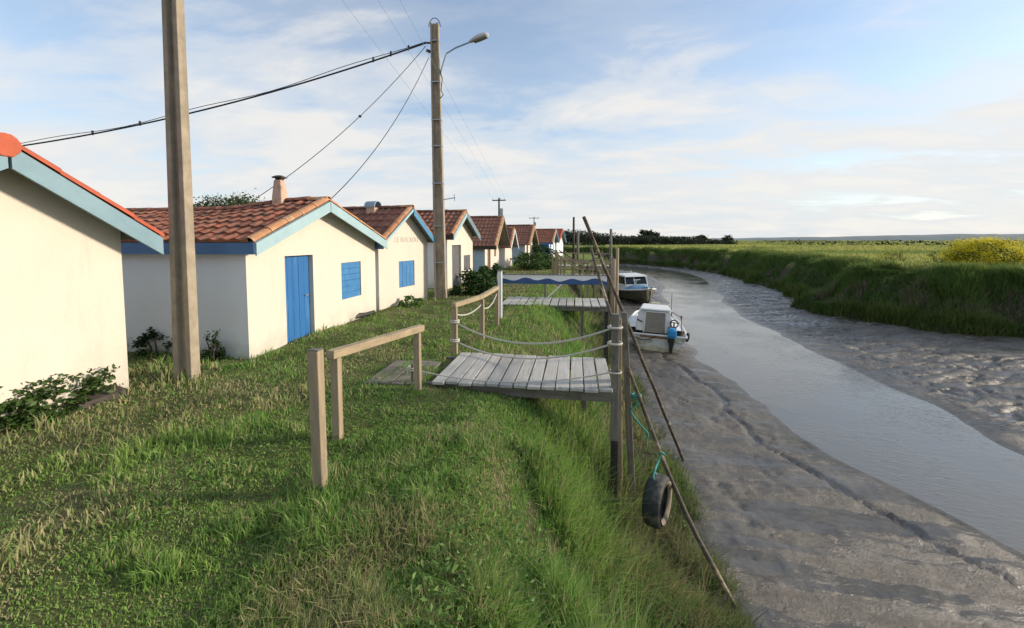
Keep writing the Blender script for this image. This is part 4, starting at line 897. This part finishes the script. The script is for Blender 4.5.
# second boat, bow towards us
bp2 = G(648, 306, -2.42)
b2 = empty('motor_boat', (bp2.x-1.2, bp2.y+4.85, -2.45), 'cabin boat with white roof, dark windscreen and blue tarp on its bow', 'boat', 'boats on the mud'); b2.rotation_euler = (0, R(1.5), R(194))
st2 = [(0, .95, .80, .85, .25, .0), (1.4, 1.12, .92, .87, .25, -.02), (3.0, 1.12, .86, .95, .28, -.02), (4.1, .95, .62, 1.06, .38, .0), (4.9, .56, .28, 1.16, .55, .12), (5.35, .10, .05, 1.24, .85, .5)]
hull(st2, dark_hull, 'hull', b2); deck(st2, gel, b2, -.01)
g2 = gunwale(st2, gel, b2, .06)
MB().loft([[(-.06, 5.28, .5), (.06, 5.28, .5), (.10, 5.05, .35), (-.10, 5.05, .35)], [(-.13, 5.36, 1.2), (.13, 5.36, 1.2), (.26, 5.1, 1.2), (-.26, 5.1, 1.2)]]).build('stem', cream_p, b2, local=True, bevel=.02)
mb = MB()
mb.loft([[(-.92, .9, .85), (.92, .9, .85), (.86, 3.15, .95), (-.86, 3.15, .95)], [(-.88, .9, 1.30), (.88, .9, 1.30), (.82, 3.0, 1.32), (-.82, 3.0, 1.32)]])
wh = mb.build('wheelhouse', gel, b2, local=True, bevel=.02)
MB().hexa([(-.80, 2.98, 1.30), (.80, 2.98, 1.30), (.80, 2.94, 1.30), (-.80, 2.94, 1.30)], [(-.76, 2.70, 1.86), (.76, 2.70, 1.86), (.76, 2.66, 1.86), (-.76, 2.66, 1.86)]).build('windscreen', glass_d, wh, local=True)
for s_ in (-1, 1):
    MB().hexa([(s_*.82, 1.1, 1.30), (s_*.85, 1.1, 1.30), (s_*.82, 2.9, 1.30), (s_*.79, 2.9, 1.30)], [(s_*.77, 1.1, 1.86), (s_*.80, 1.1, 1.86), (s_*.78, 2.62, 1.86), (s_*.75, 2.62, 1.86)]).build('side_window', glass_d, wh, local=True)
    MB().bar((s_*.83, 3.0, 1.29), (s_*.78, 2.72, 1.88), .05, .06).build('window_post', gel, wh, local=True)
MB().bar((0.12, 3.0, 1.29), (.12, 2.71, 1.88), .05, .05).build('window_post', gel, wh, local=True)
MB().hexa([(-.9, .8, 1.86), (.9, .8, 1.86), (.86, 2.95, 1.86), (-.86, 2.95, 1.86)], [(-.82, .9, 1.98), (.82, .9, 1.98), (.78, 2.8, 1.96), (-.78, 2.8, 1.96)]).build('roof', gel, wh, local=True, bevel=.03)
mb = MB(); nT = 12
for i in range(nT+1):
    for j in range(nT+1):
        u, v = i/nT, j/nT; y = 3.1+u*1.75; hb = np.interp(y, [3.0, 4.1, 4.9], [1.0, .86, .48])
        mb.v.append(Vector(((v*2-1)*hb, y, np.interp(y, [3, 4.1, 4.9], [1.02, 1.12, 1.2])+.28*math.sin(math.pi*v)**.6*(1-.5*u)+.07*(vn(u*5, v*5, 3)-.5))))
for i in range(nT):
    for j in range(nT): mb.f.append((i*(nT+1)+j, i*(nT+1)+j+1, (i+1)*(nT+1)+j+1, (i+1)*(nT+1)+j))
mb.build('bow_tarp', blue_t, b2, local=True, smooth=True)
MB().tube([(.1, 2.2, 1.95), (.1, 2.2, 2.3)], .02, 5).tube([(.1, 3.05, 1.3), (.1, 3.25, 1.65)], .025, 5).tube([(-.15, 3.27, 1.68), (.35, 3.27, 1.66)], .035, 6).build('lamp_bar', gel, b2, local=True)

# ------------------------------------------------------------------ small things on the lawn
sb = G(103, 402); so3 = empty('dark_slab', (sb.x, sb.y, gz(sb.x, sb.y)), 'dark flat board lying in the grass against the first cabin', 'board')
mb = MB(); mb.hexa([(sb.x-.22, sb.y-.25, -.05), (sb.x+.0, sb.y-.25, -.05), (sb.x+.04, sb.y+.3, -.05), (sb.x-.2, sb.y+.3, -.05)], [(sb.x-.24, sb.y-.25, .12), (sb.x-.02, sb.y-.25, .06), (sb.x+.02, sb.y+.3, .07), (sb.x-.22, sb.y+.3, .13)]); mb.build('board', dark_b, so3, bevel=.01)
lg = G(364, 317); so4 = empty('dark_log', (lg.x, lg.y, gz(lg.x, lg.y)), 'dark low timber lying at the gap between blue door and lettered cabins', 'log')
MB().tube([(lg.x-.12, lg.y-.5, .03), (lg.x-.05, lg.y-.2, .07), (lg.x, lg.y+.1, .05), (lg.x+.05, lg.y+.5, .06)], [.05, .075, .06, .05], 8).build('trunk', black, so4)

# ------------------------------------------------------------------ plants
def clump_pts(c, rad, nclump, per, tight=.28, surface=.5):
    c = np.array(c); rad = np.array(rad)
    d = RNG.normal(0, 1, (nclump, 3)); d /= np.linalg.norm(d, axis=1)[:, None]
    rr = RNG.uniform(surface, 1, nclump)**.6*RNG.choice([1, 1, 1.15, 1.3], nclump); cc = c+d*rad*rr[:, None]
    P = np.repeat(cc, per, 0)+RNG.normal(0, 1, (nclump*per, 3))*rad*tight*.5
    return P, np.repeat(RNG.uniform(0, 1, nclump), per)
def shrub(name, label, c, rad, nclump, per, size, c0, c1_, cat='shrub', group=None, flower=None, stems=5, leafname='foliage'):
    z0 = gz(c[0], c[1]); o = empty(name, (c[0], c[1], z0), label, cat, group)
    P, tn = clump_pts(c, rad, nclump, per); P = P[P[:, 2] > z0-.02]; n = len(P); tq = np.clip(RNG.normal(.5, .3, n), 0, 1)
    leaves(leafname, P, size*RNG.uniform(.6, 1.3, n), mixc(c0, c1_, tq), o)
    mb = MB()
    for k in range(stems):
        a = 2*math.pi*k/stems+.3; mb.tube([(c[0]+.06*math.cos(a), c[1]+.06*math.sin(a), z0-.1), (c[0]+rad[0]*.35*math.cos(a), c[1]+rad[1]*.35*math.sin(a), c[2]), (c[0]+rad[0]*.6*math.cos(a), c[1]+rad[1]*.6*math.sin(a), c[2]+rad[2]*.55)], [.02*max(1, rad[2]), .014*max(1, rad[2]), .006], 5)
    mb.build('stem', bark, o)
    if flower is not None:
        P, tn = clump_pts(Vector(c)+Vector((0, 0, rad[2]*.12)), np.array(rad)*1.02, flower[0], flower[1], .25, .72); P = P[P[:, 2] > c[2]-rad[2]*.35]; n = len(P)
        leaves('blossom', P, flower[2]*RNG.uniform(.6, 1.3, n), mixc(flower[3], flower[4], RNG.uniform(0, 1, n)), o, flat=1)
    return o
g = G(38, 412); shrub('weed_clump', 'low bushy weed at the foot of the first cabin, left edge', (g.x+.1, g.y-.05, .16), (.36, .6, .28), 110, 34, .07, (.03, .07, .015), (.09, .15, .035))
g = G(150, 362); shrub('weed_clump', 'dark round weed beside the grooved concrete pole, left of it', (g.x-.4, g.y+.5, .15), (.3, .3, .28), 60, 34, .06, (.012, .035, .010), (.035, .07, .02))
g = G(207, 364); shrub('weed_clump', 'small dark creeper right behind the grooved concrete pole', (g.x-.1, g.y+.25, .14), (.14, .14, .30), 34, 26, .05, (.012, .035, .010), (.035, .07, .02))
g = G(410, 306); shrub('weed_clump', 'small bright green plant in front of the lettered cabin', (g.x, g.y, .12), (.4, .3, .16), 22, 20, .09, (.06, .13, .03), (.13, .22, .05))
g = G(478, 294); shrub('leafy_bush', 'round dark leafy bush in front of the grey door cabin', (g.x, g.y, .42), (.52, .55, .50), 70, 36, .13, (.018, .05, .014), (.07, .14, .035), 'bush')
g = G(493, 285); shrub('leafy_bush', 'smaller dark leafy bush behind the round one near the railing', (g.x, g.y, .45), (.42, .5, .42), 50, 30, .13, (.018, .05, .014), (.06, .12, .03), 'bush')
g = G(455, 295); shrub('leafy_bush', 'low weeds at the grey door beside the lamp pole', (g.x, g.y, .15), (.2, .3, .16), 30, 24, .08, (.02, .05, .014), (.07, .13, .03), 'bush')
g = G(535, 268); shrub('leafy_bush', 'spreading green bush before the blue grey walled cabin', (g.x, g.y, .4), (1.3, 2.2, .6), 90, 30, .22, (.03, .07, .018), (.09, .15, .035), 'bush')
g = G(540, 262); shrub('leafy_bush', 'dark bush at the foot of the bright blue walled cabin', (g.x, g.y, .6), (1.1, 1.2, .95), 70, 30, .24, (.015, .04, .012), (.05, .10, .025), 'bush')
g = G(985, 272.5, .2); shrub('flowering_shrub', 'large rounded shrub covered in yellow blossom on the far bank', (g.x, g.y, gz(g.x, g.y)+.80), (1.45, 1.3, .82), 150, 40, .10, (.05, .09, .015), (.14, .17, .03), 'shrub', None, (240, 64, .075, (.66, .55, .02), (.85, .75, .05)))
g = G(1050, 271, .2); shrub('flowering_shrub', 'lower yellow flowered shrub at the right edge of the picture', (g.x, g.y, gz(g.x, g.y)+.55), (1.5, 1.3, .6), 80, 36, .10, (.05, .09, .015), (.14, .17, .03), 'shrub', None, (70, 30, .055, (.50, .44, .03), (.70, .62, .06)))
for i, (px, py, lab) in enumerate(((893, 255, 'thin yellow flowering plant left of the large yellow shrub on the far bank'), (760, 244.5, 'pale yellow tuft on the far bank crest left of centre field'), (938, 257, 'dull green tuft just left of the large yellow shrub'))):
    g = G(px, py+10, .2); shrub('flowering_plant', lab, (g.x, g.y, gz(g.x, g.y)+.45), (.7 if px != 760 else 1.8, .6, .5), 34, 26, .09, (.06, .09, .015), (.15, .17, .03), 'plant', None, (24, 20, .05, (.48, .42, .03), (.66, .6, .06)))
def tree(name, label, c, rad, nclump, per, size, c0, c1_, group=None, tr=.12):
    x, y = c[0], c[1]; z0 = gz(x, y); o = empty(name, (x, y, z0), label, 'tree', group); rad = np.array(rad); mb = MB(); ends = []
    mb.tube([(x, y, z0-.3), (x+.1, y, z0+(c[2]-z0)*.4), (x, y+.1, c[2]-rad[2]*.35)], [tr*1.3, tr, tr*.75], 8)
    for k in range(9):
        a = 2.4*k; e = Vector((x+rad[0]*.72*math.cos(a), y+rad[1]*.72*math.sin(a), c[2]+rad[2]*random.uniform(-.2, .75)))
        mb.tube([(x, y, z0+(c[2]-z0)*random.uniform(.35, .7)), Vector((x, y, c[2])).lerp(e, .5)-Vector((0, 0, .1)), e], [tr*.5, tr*.3, tr*.1], 5)
    mb.build('trunk', bark, o)
    P, tn = clump_pts(c, rad, nclump, per, .30, .35); n = len(P); leaves('crown', P, size*RNG.uniform(.6, 1.3, n), mixc(c0, c1_, np.clip(tn*.5+RNG.normal(.25, .2, n), 0, 1)), o)
g = PY(236, 212, 20); tree('garden_tree', 'green tree top showing above the blue door cabin roof', (g.x, g.y, 3.3), (2.0, 1.3, 1.1), 120, 60, .13, (.035, .06, .02), (.12, .15, .045))
g = PY(205, 213, 21); tree('garden_tree', 'lower bushy tree left of the green tree top behind the roof', (g.x, g.y, 2.85), (1.1, 1.1, .95), 90, 70, .15, (.02, .05, .014), (.08, .12, .03))
for px, py, Y, r, lab in ((648, 234.5, 190, 4.2, 'round dark tree rising above the far hedge line, above the second boat'), (700.5, 236.5, 260, 3.4, 'small lone dark tree at the right end of the far wood'), (727.5, 237.5, 300, 3.0, 'tiny lone dark tree on the horizon right of the wood')):
    t_ = PY(px, py, Y); zc = t_.z-r*.45; tree('far_tree', lab, (t_.x, t_.y, zc), (r, r, r*.72), 60, 40, r*.26, (.012, .022, .010), (.03, .045, .018), 'lone trees on the horizon', .3)
# far-off wood: one mass
PW = []; 
xs = np.linspace(-30, 60, 330)
for x in xs:
    y = 150+RNG.uniform(-8, 30)+abs(x-10)*.5; hgt_ = (2.6+2.4*fbm(np.array([x*.11]), np.array([3.3]), 5, 3)[0])*np.interp(x, [-30, 10, 25, 45, 60], [1.5, 1.15, 1.0, .75, .5])
    n = 110; q = RNG.normal(0, 1, (n, 3))*np.array([1.5, 1.5, hgt_*.26])+np.array([x, y, hgt_*.55]); PW.append(q[(q[:, 2] > 0) & (q[:, 2] < hgt_*1.08)])
PW = np.concatenate(PW); n = len(PW)
tag(leaves('far_wood', PW, RNG.uniform(.35, .9, n), mixc((.010, .018, .009), (.035, .048, .020), RNG.uniform(0, 1, n)**1.5)), 'low dark wood along the horizon behind the bend of the channel', 'wood', kind='stuff')
# horizon hedges
PW = []
for k in range(26):
    d = RNG.uniform(170, 900); a = RNG.uniform(R(20), R(62)); L = RNG.uniform(20, 90); x0, y0 = d*math.sin(a), d*math.cos(a); m = int(L*7)
    u = RNG.uniform(-.5, .5, m)*L; q = np.stack([x0+u*.93, y0-u*.3, RNG.uniform(0, 1, m)**1.3*RNG.uniform(.8, 2.0)*(.5+fbm(u*.2, u*0+k, 8, 2))], 1); PW.append(q)
PW = np.concatenate(PW); n = len(PW)
tag(leaves('far_hedges', PW, RNG.uniform(.5, 1.1, n), mixc((.02, .035, .012), (.06, .075, .022), RNG.uniform(0, 1, n))), 'thin dark hedge lines scattered over the distant fields', 'hedge', kind='stuff')
# hills on the horizon
hx = np.linspace(-600, 9000, 220); hy = np.array([5200, 5300, 5500, 5900]); HX, HY = np.meshgrid(hx, hy)
prof = np.array([0, .55, 1, .9])[:, None]; HZ = prof*(18+62*sstep(1500, 5200, HX)*(.6+.5*fbm(HX*.0016, HX*0+.5, 31, 4))+14*fbm(HX*.004, HX*0, 35, 3))-3
hill_m = mat('hazy_hill', (.15, .19, .20), (.19, .23, .235), .004, .95)  # blue-grey haze of distance painted into the base colour
tag(grid_mesh('hills', HX, HY, HZ, hill_m), kind='structure')

# ------------------------------------------------------------------ grass
HOUSE_BOX = [(h.location.x-5, h.location.x+.02, h.location.y, h.location.y+6) for h in []]
def in_house(x, y):
    m = np.zeros(x.shape, bool)
    for hh_ in (h1, h2, h3, h4): m |= (x < hh_.o.location.x+.01) & (x > hh_.o.location.x-hh_.D) & (y > hh_.o.location.y) & (y < hh_.o.location.y+hh_.W)
    return m
def polar(n, r0, r1, a0, a1, pw=1.0):
    u = RNG.uniform(0, 1, n); r = r0*(r1/r0)**u; a = RNG.uniform(a0, a1, n); return r*np.sin(a), r*np.cos(a), r
GREEN, YEL, STRAW, DARK = (.160, .355, .070), (.340, .460, .120), (.58, .48, .28), (.07, .15, .036)
# lawn
x, y, r = polar(330000, 1.7, 60, R(-72), R(45)); c = chan(x, y)
m = (c < -(HW+2.3)) & ~in_house(x, y) & ~((x > -2.1) & (x < XE) & (y > YF-.02) & (y < YB)); x, y, r, c = x[m], y[m], r[m], c[m]
p_ = fbm(x*.8, y*.8, 101, 4); p2_ = fbm(x*2.7, y*2.7, 111, 3); p3_ = fbm(x*.35+3, y*.35, 121, 3)
dry = np.clip(sstep(.48, .60, p_)*.85+sstep(.52, .70, p2_)*.5, 0, 1)
m = RNG.uniform(0, 1, len(x)) > dry*.55; x, y, r, c, p_, p2_, p3_, dry = [q[m] for q in (x, y, r, c, p_, p2_, p3_, dry)]
n = len(x); edge = sstep(HW+6.2, HW+2.6, -c)
hh_ = .66*(.022+.11*sstep(.42, .68, p2_)*(1-.5*dry)+.04*sstep(.4, .7, p_)+.12*sstep(.63, .75, fbm(x*1.9+7, y*1.9, 203, 3))+edge*.05*sstep(.42, .62, fbm(x*1.3, y*1.3, 131, 3)))*RNG.uniform(.6, 1.5, n)*np.where((x < -5.2) & (y < 14), 1.35, 1)
fd = (x > -2.25) & (x < XE+.1) & (y > YF-.9) & (y < YF); hh_ = np.where(fd, hh_*.45, hh_)
jitter = RNG.normal(0, .18, n); tcol = np.clip(p3_*1.5-.22+jitter+.15*p2_, 0, 1)
col = mixc(GREEN, YEL, tcol); dk = np.clip(RNG.normal(.18, .2, n), 0, .8); col = col*(1-dk[:, None])+np.array(DARK)*dk[:, None]
sf = (RNG.uniform(0, 1, n) < .05+.66*dry).astype(float)*RNG.uniform(.4, 1, n); col = col*(1-sf[:, None])+np.array(STRAW)*sf[:, None]
z = height(x, y, c)
tx, ty_, tr_ = polar(150000, 1.7, 11, R(-72), R(30)); tc_ = chan(tx, ty_); m = (tc_ < -(HW+2.5)) & ~in_house(tx, ty_) & ~((tx > -2.1) & (tx < XE) & (ty_ > YF-.02) & (ty_ < YB)); tx, ty_, tr_, tc_ = tx[m], ty_[m], tr_[m], tc_[m]; k = len(tx)
u_ = RNG.uniform(0, 1, k); dq = sstep(.46, .58, fbm(tx*.8, ty_*.8, 101, 4)); cth = mixc(GREEN, YEL, np.clip(RNG.normal(.5, .3, k), 0, 1)); st_ = (u_ < .15+.75*dq).astype(float)*RNG.uniform(.5, 1, k); cth = cth*(1-st_[:, None])+np.array((.40, .34, .21))*st_[:, None]
x = np.r_[x, tx]; y = np.r_[y, ty_]; r = np.r_[r, tr_]; z = np.r_[z, height(tx, ty_, tc_)]; hh_ = np.r_[hh_, RNG.uniform(.012, .040, k)]; col = np.r_[col, cth]; n = len(x)
tag(blades('lawn_grass', np.stack([x, y, z-.01], 1), hh_, (.0042+.0016*r)*RNG.uniform(.7, 1.3, n)*np.where(r > 12, .8, 1), col, lean=.55), 'short patchy green lawn with dry straw spots', 'grass', kind='stuff')
# tall bank grass
def bank(n, r0, r1, a0, a1, lo, hi, hmul, name, label, wmul=1.0, greenb=0, keepf=None):
    x, y, r = polar(n, r0, r1, a0, a1); c = chan(x, y); m = (c < -(HW+lo)) & (c > -(HW+hi)) & ~((x > -2.1) & (x < XE+.1) & (y > YF) & (y < YB) & (RNG.uniform(0, 1, n) < .35))
    x, y, r, c = x[m], y[m], r[m], c[m]
    q = fbm(x*1.1, y*1.1, 141, 4); keep = RNG.uniform(0, 1, len(x)) < .25+.9*sstep(.3, .55, q); x, y, r, c, q = x[keep], y[keep], r[keep], c[keep], q[keep]; n = len(x)
    tl = sstep(.35, .62, q); d = -c-HW
    under_ = (x > -2.2) & (x < XE+.1) & (y > YF-.15) & (y < YB+.1)
    h = (np.interp(d, [2.0, 3.0], [.12, .05])+.36*tl*np.interp(d, [0, .5, 1.2, 1.7, 2.2, 2.8, 4.0], [.5, .75, 1.05, 1.5, 1.05, .38, .14]))*RNG.uniform(.55, 1.35, n)*hmul
    tus = np.interp(d, [.9, 1.4, 2.3, 2.7], [0, 1, 1, 0]); h = h+np.where(d < 3.5, tus*.30*sstep(.57, .68, fbm(x*1.5+3, y*1.5, 223, 3))*RNG.uniform(.4, 1.2, n), 0)   # ragged taller tussocks
    h = np.where(under_, h*.55, h); h = np.where((x > -2.25) & (x < XE) & (y > YF-1.0) & (y <= YF-.15), h*.5, h)
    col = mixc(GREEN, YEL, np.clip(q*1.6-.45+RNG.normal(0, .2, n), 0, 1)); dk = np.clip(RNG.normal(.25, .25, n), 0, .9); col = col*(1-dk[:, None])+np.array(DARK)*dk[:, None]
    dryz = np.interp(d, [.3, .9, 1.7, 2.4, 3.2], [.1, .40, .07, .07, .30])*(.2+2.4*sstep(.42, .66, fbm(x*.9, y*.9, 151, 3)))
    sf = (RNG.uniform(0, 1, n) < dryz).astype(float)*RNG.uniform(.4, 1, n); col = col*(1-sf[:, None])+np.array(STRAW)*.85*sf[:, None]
    lowm = np.interp(d, [.2, 1.2, 1.9], [.65, .45, 0])*(.5+fbm(x*.8, y*.8, 157, 3)); lowm = np.clip(lowm, 0, .85); col = col*(1-lowm[:, None])+np.array((.075, .072, .042))*lowm[:, None]   # blended towards dark brown lower down the bank
    z = height(x, y, c)
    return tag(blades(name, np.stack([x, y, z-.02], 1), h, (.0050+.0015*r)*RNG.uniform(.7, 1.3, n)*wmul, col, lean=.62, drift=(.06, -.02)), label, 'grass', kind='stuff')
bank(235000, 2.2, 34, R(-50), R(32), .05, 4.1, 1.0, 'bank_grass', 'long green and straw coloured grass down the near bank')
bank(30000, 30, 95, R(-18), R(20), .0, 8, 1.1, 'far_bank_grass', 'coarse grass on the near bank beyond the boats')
x, y, r_ = polar(26000, 1.8, 16, R(-70), R(28)); c = chan(x, y); m = (c < -(HW+.3)) & ~in_house(x, y) & (fbm(x*1.6, y*1.6, 211, 3) > .54) & ~((x > -3.3) & (x < XE) & (y > YF-.3) & (y < YB)); x, y, c = x[m], y[m], c[m]; n = len(x)
hz = np.where(c > -(HW+3.0), RNG.uniform(.05, .32, n), RNG.uniform(.01, .06, n))
tag(leaves('broadleaf_weeds', np.stack([x, y, height(x, y, c)+hz], 1), RNG.uniform(.025, .06, n), mixc((.07, .15, .03), (.17, .27, .07), RNG.uniform(0, 1, n)), flat=.5, aspect=.45), 'small broad leaved weeds scattered through the lawn and bank', 'weeds', kind='stuff')
# loose dry stalks at the foot of the dark footed post
n = 420; x = RNG.normal(XE+.25, .45, n); y = RNG.uniform(3.6, 6.2, n); z = height(x, y); 
tag(blades('dry_stalks', np.stack([x, y, z], 1), RNG.uniform(.25, .65, n), RNG.uniform(.006, .011, n), mixc((.30, .25, .17), (.16, .13, .09), RNG.uniform(0, 1, n)), lean=1.0), 'loose dry stalks tangled below the jetty post', 'dry grass', kind='stuff')
# far bank
def farbank(n, s0, s1, d0, d1, name, label, hm, wm):
    q_ = RT[2:]; arc = np.r_[0, np.cumsum(np.hypot(*np.diff(q_, axis=0).T))]; sa = np.arange(0, min(arc[-1], 190), .1); px_, py_ = np.interp(sa, arc, q_[:, 0]), np.interp(sa, arc, q_[:, 1])
    wq = np.cumsum(1/np.hypot(px_, py_)**1.3); k_ = np.searchsorted(wq, RNG.uniform(0, wq[-1], n)); k_ = np.minimum(k_, len(sa)-2); d = RNG.uniform(d0, d1, n)
    tx_, ty2 = np.gradient(px_), np.gradient(py_); L_ = np.hypot(tx_, ty2); nX, nY = (ty2/L_), (-tx_/L_); jx = RNG.uniform(0, .1, n)
    x = px_[k_]+nX[k_]*d+jx*tx_[k_]/L_[k_]+RNG.normal(0, .12, n); y = py_[k_]+nY[k_]*d+jx*ty2[k_]/L_[k_]+RNG.normal(0, .12, n); c = chan(x, y); d = c-HW
    m = (c > HW-1.3) & (c < HW+6); x, y, c, d = x[m], y[m], c[m], d[m]; z = height(x, y, c); m = z > -2.36+.12*np.minimum(d, 0); x, y, c, d, z = x[m], y[m], c[m], d[m], z[m]; n = len(x)
    q = fbm(x*.5, y*.5, 161, 4); rr = np.hypot(x, y)
    h = (.25+.5*sstep(.35, .65, q))*RNG.uniform(.5, 1.3, n)*hm
    col = mixc((.055, .125, .026), (.155, .225, .052), np.clip(q*1.4-.3+RNG.normal(0, .2, n), 0, 1))
    top_ = sstep(2.6, 4.2, d); sf = (RNG.uniform(0, 1, n) < .05+.25*top_).astype(float)*RNG.uniform(.3, 1, n); col = col*(1-sf[:, None])+np.array((.26, .23, .06))*sf[:, None]
    reed = ((d > 1.0) & (d < 2.3) & (fbm(x*.6, y*.6, 171, 3) > .53) & (RNG.uniform(0, 1, n) < .5)); col[reed] = np.array((.27, .22, .16))*RNG.uniform(.6, 1, (reed.sum(), 1))
    lowd = d < .8; col[lowd] *= np.array((.9, .8, .8))
    return tag(blades(name, np.stack([x, y, z-.03], 1), h, (.006+.0012*rr)*RNG.uniform(.7, 1.3, n)*wm, col, lean=.45), label, 'grass', kind='stuff')
farbank(190000, 14, 150, -1.3, 5.0, 'far_bank_reeds', 'dark rough grass and pale reeds on the opposite bank', 1.0, 1.0)
# marsh field
x, y, r = polar(130000, 20, 420, R(4), R(64)); c = chan(x, y); m = (c > HW+4.3); x, y, r, c = x[m], y[m], r[m], c[m]; n = len(x); z = height(x, y, c)
q = fbm(x*.06, y*.09, 181, 4); col = mixc((.15, .22, .055), (.40, .40, .12), np.clip(q*2.2-.6+RNG.normal(0, .15, n), 0, 1))
fl = (RNG.uniform(0, 1, n) < .10*sstep(.5, .65, fbm(x*.11, y*.11, 191, 3))); col[fl] = (.5, .45, .06)
tag(blades('marsh_grass', np.stack([x, y, z-.03], 1), RNG.uniform(.18, .5, n)*(.6+q), .02+.0016*r, col, lean=.4), 'yellow green marsh meadow beyond the opposite bank', 'grass', kind='stuff')
# land behind and beside the cabins
x, y, r = polar(40000, 20, 160, R(-60), R(3)); c = chan(x, y); m = (c < -(HW+8)); x, y, r, c = x[m], y[m], r[m], c[m]; n = len(x)
col = mixc(GREEN, YEL, np.clip(RNG.normal(.45, .25, n), 0, 1))
tag(blades('verge_grass', np.stack([x, y, height(x, y, c)-.02], 1), RNG.uniform(.12, .35, n), .012+.0014*r, col, lean=.4), 'rough grass around the farther cabins', 'grass', kind='stuff')
